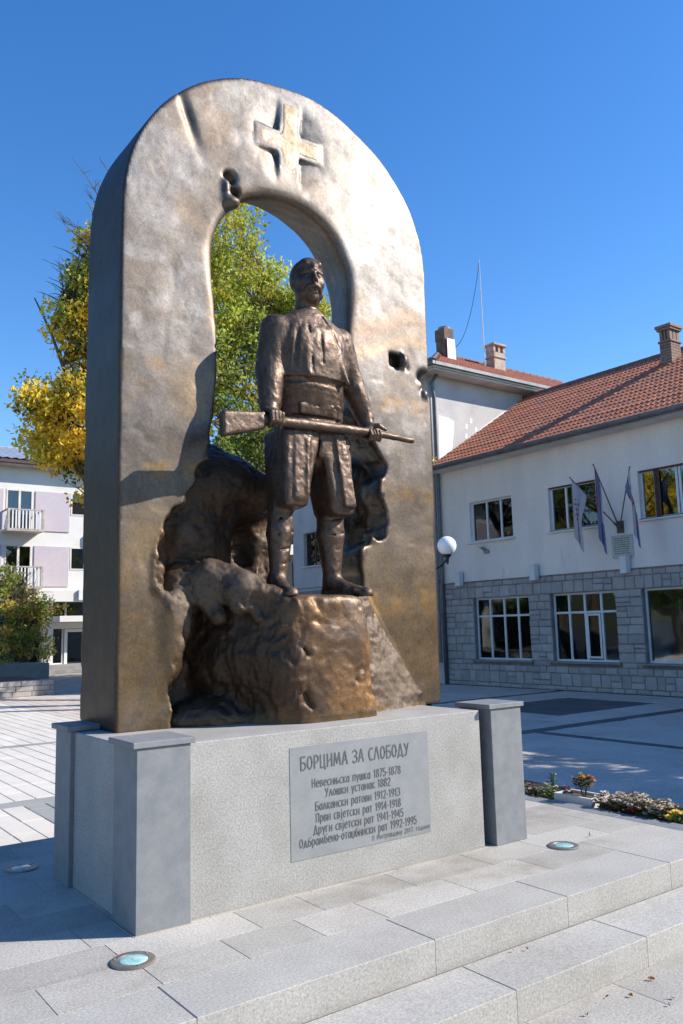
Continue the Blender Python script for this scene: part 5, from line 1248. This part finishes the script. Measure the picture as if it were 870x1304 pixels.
# unseen trees added behind and left of the camera to dim sky fill; others farther along the street, mirrored in the windows and closing the view between the buildings
for i, (x_, y_, hh, lab) in enumerate(((-16.0,-19.0,10.0,'unseen green tree added behind the viewer to dim the sky, farthest to the left'),(-9.5,-20.0,11.0,'second unseen green tree added behind the viewer to dim the sky'),(-3.0,-19.0,10.0,'third unseen green tree added behind the viewer to dim the sky'),(3.5,-20.5,11.0,'fourth unseen green tree added behind the viewer to dim the sky'),(10.0,-19.5,10.0,'unseen green tree added behind the viewer to dim the sky, farthest to the right'),(-19.0,-8.0,10.5,'unseen green tree added left of the square to dim the sky, beside the viewer'),(-20.0,3.0,10.0,'unseen green tree added left of the square to dim the sky, level with the steps'),(13.6,30.5,9.5,'leafy green tree behind the statue between the two buildings'),(-1.0,21.5,9.0,'broad green tree on the left side of the square, nearest the monument'),(-7.0,25.0,10.0,'tall green tree on the far left side of the square'),(1.5,26.5,8.0,'green tree behind the broad tree on the left side of the square'),(-13.0,28.0,10.5,'tallest green tree at the far left end of the square'))):
    tree('ash_tree', (x_,y_,GZ), hh, lab, [((x_,y_,hh*.62),(2.6,2.4,hh*.30),2),((x_+1,y_,hh*.38),(2.2,1.9,hh*.18),1)], 200, 34, pal_green, 50+i, trunk_r=.2, leaf=.26 if y_ < 10 else .2)
print('trees', time.time()-T0)

# ================================================================== FLOWER BED
bed = MB().box(5.36, 5.95, 2.9, 6.05, GZ-.05, -.03).build('flower_bed', MT['soil'], kind='structure')
def plant(x, y, r, h, leafm, petm, nl, npt, label, seed, group=None, stem=0, pr=.022):
    rn = random.Random(seed); t = empty('bedding_plant', (x, y, -.03), label=label, cat='plant', group=group)
    lf = MB()
    for k in range(nl):
        a = rn.uniform(0, 6.28); rr = r*rn.random()**.5; px, py, pz = x+rr*math.cos(a), y+rr*math.sin(a), -.03+stem+rn.uniform(.01, h)*(1-.45*rr/r)
        da = rn.uniform(0, 6.28); L_ = rn.uniform(.025,.05); d = Vector((math.cos(da), math.sin(da), rn.uniform(-.2,.8))).normalized()*L_; e = Vector((-math.sin(da), math.cos(da), rn.uniform(-.4,.4)))*L_*.36; p = Vector((px, py, pz))
        lf.add([p, p+d*.5+e, p+d, p+d*.5-e], [(0,1,2,3)])
    for k in range(6): a = rn.uniform(0, 6.28); lf.tube([(x, y, -.04), (x+r*.5*math.cos(a), y+r*.5*math.sin(a), -.03+stem+h*.7)], .004, 4, cap=False)
    lf.build('foliage', leafm, t)
    for k in range(npt):
        a = rn.uniform(0, 6.28); rr = r*.95*rn.random()**.5; c = Vector((x+rr*math.cos(a), y+rr*math.sin(a), -.03+stem+h*(1.05-.45*rr/r)*rn.uniform(.75,1.05))); fl = MB(); q_ = pr*rn.uniform(.8,1.2)
        tilt = Vector((rn.uniform(-.5,.3), rn.uniform(-.7,.2), 1)).normalized(); u_ = tilt.orthogonal().normalized(); v_ = tilt.cross(u_)
        for ring_, nn, up_ in ((1.0,6,.15),(.6,5,.5)):
            for j in range(nn):
                b = 2*math.pi*(j+ring_)/nn; dd = (u_*math.cos(b)+v_*math.sin(b))*q_*ring_; ee = (u_*-math.sin(b)+v_*math.cos(b))*q_*ring_*.55
                fl.add([c, c+dd*.6+ee+tilt*q_*up_*.6, c+dd+tilt*q_*up_, c+dd*.6-ee+tilt*q_*up_*.6], [(0,1,2,3)])
        fl.build('flower', petm, t)
G1 = 'bedding plants along the kerb'
plant(5.50,4.90,.07,.09,MT['olive'],MT['petal_p'],60,4,'dark purple bedding plant close behind the right corner post',1,G1)
plant(5.46,4.80,.06,.08,MT['olive'],MT['petal_w'],60,7,'small cream bedding plant beside the right corner post',2,G1)
plant(5.46,4.66,.09,.13,MT['green'],MT['petal_w'],170,11,'pale green bushy plant with white flowers left of the white trough',3,G1,pr=.015)
plant(5.56,4.70,.035,.27,MT['green'],MT['petal_w'],40,4,'thin tall stalk with tiny white flowers behind the bushy plant',4,G1,pr=.010)
plant(5.54,4.55,.06,.10,MT['olive'],MT['petal_p'],60,4,'dark red leafed plant just left of the white trough',5,G1)
plant(5.50,4.345,.08,.13,MT['olive'],MT['petal_o'],180,3,'tall orange marigold standing in the white trough',6,G1,stem=.12,pr=.034)
plant(5.44,4.42,.03,.04,MT['green'],MT['petal_o'],14,1,'single low orange marigold at the front of the white trough',7,G1,stem=.03,pr=.034)
tr = empty('flower_trough', (5.50,4.38,-.03), label='white plastic flower trough with soil and a marigold on the bed', cat='planter')
MB().box(5.40,5.42,4.20,4.56,-.028,.045).box(5.60,5.62,4.20,4.56,-.028,.045).box(5.42,5.60,4.20,4.22,-.028,.045).box(5.42,5.60,4.54,4.56,-.028,.045).build('trough_wall', MT['white'], tr)
MB().box(5.42,5.60,4.22,4.54,-.029,.028).build('soil', MT['soil'], tr)
cy = 4.10; rn = random.Random(9)
bl_ = ['cream flowered begonia touching the right end of the white trough','second cream begonia from the white trough, set back from the kerb','third cream begonia from the trough, close to the kerb',
 'fourth cream begonia from the trough, at the foot of the tall dark red flower','fifth cream begonia from the trough, in the middle of the cream row','sixth cream begonia from the trough, set back behind its neighbours',
 'seventh cream begonia from the trough, just left behind the red salvia','eighth cream begonia from the trough, directly behind the red salvia','ninth and last cream begonia of the row, between red salvia and silvery plant']
for k in range(9):
    plant(5.44+.12*(k%2), cy, .085, .14, MT['olive'], MT['petal_w'], 120, 17, bl_[k], 20+k, G1, pr=.021); cy -= .055
plant(5.57,3.98,.05,.17,MT['olive'],MT['petal_p'],50,4,'tall dark red flower rising behind the cream begonias',41,G1,pr=.018)
plant(5.40,3.80,.065,.10,MT['green'],MT['petal_r'],80,10,'bright red salvia in front of the cream begonias',42,G1,pr=.024)
plant(5.40,3.68,.06,.08,MT['green'],MT['flag_w'],70,10,'silvery white leafed plant right of the red salvia',43,G1,pr=.020)
plant(5.52,3.63,.09,.14,MT['olive'],MT['petal_w'],110,13,'cream begonia clump right of the silvery plant',44,G1,pr=.017)
plant(5.44,3.50,.08,.10,MT['green'],MT['petal_y'],130,6,'yellow flowered plant right of the cream clump',45,G1,pr=.028)
plant(5.54,3.40,.09,.14,MT['olive'],MT['petal_y'],150,5,'yellow marigold with bronze leaves at the right edge',46,G1,pr=.030)
plant(5.44,3.30,.08,.10,MT['green'],MT['petal_r'],100,5,'red and green plant beyond the right edge of the frame',47,G1,pr=.022)
# fallen leaves
def dead(x, y, z, s, lab, seed):
    rn = random.Random(seed); n = 9; vs = [(0,0,.006)]
    for k in range(n):
        a = 2*math.pi*k/n; r_ = s*(1 if k % 2 else .55)*rn.uniform(.8,1.1); vs.append((r_*math.cos(a), r_*.75*math.sin(a), .004+abs(rn.gauss(0,.008))))
    rz = rn.uniform(0,6); mb = MB().add([(x+p[0]*math.cos(rz)-p[1]*math.sin(rz), y+p[0]*math.sin(rz)+p[1]*math.cos(rz), z+p[2]) for p in vs], [(0,k+1,(k+1)%n+1) for k in range(n)])
    tag(mb.build('fallen_leaf', MT['deadleaf'], origin=(x,y,z)), lab, 'leaf', 'fallen leaves on the paving')
Lz = GZ+.009
for i, (x_, y_, z_, s_, lab) in enumerate(((3.57,2.50,Lz,.022,'curled reddish dry leaf, the largest below the steps'),(3.35,2.46,Lz,.014,'small dry leaf below the steps left of the largest leaf'),(3.26,2.52,Lz,.011,'tiny dark leaf fragment close to the lower riser'),
    (3.47,2.33,Lz,.012,'small pale brown leaf near the lower right corner'),(3.40,2.30,Lz,.009,'tiny leaf crumb beside the pale brown leaf'),(3.05,2.47,Lz,.012,'light brown leaf scrap near the foot of the lower step'),
    (3.13,2.86,-.134,.009,'dark crumb of leaf on the lower tread'),(3.07,2.89,-.134,.010,'dark leaf bit beside the crumb on the lower tread'),(4.62,3.62,.003,.014,'small leaf on the platform beyond the right ground light'))): dead(x_, y_, z_, s_, lab, i)
print('done', time.time()-T0, 'objects', len(bpy.data.objects))
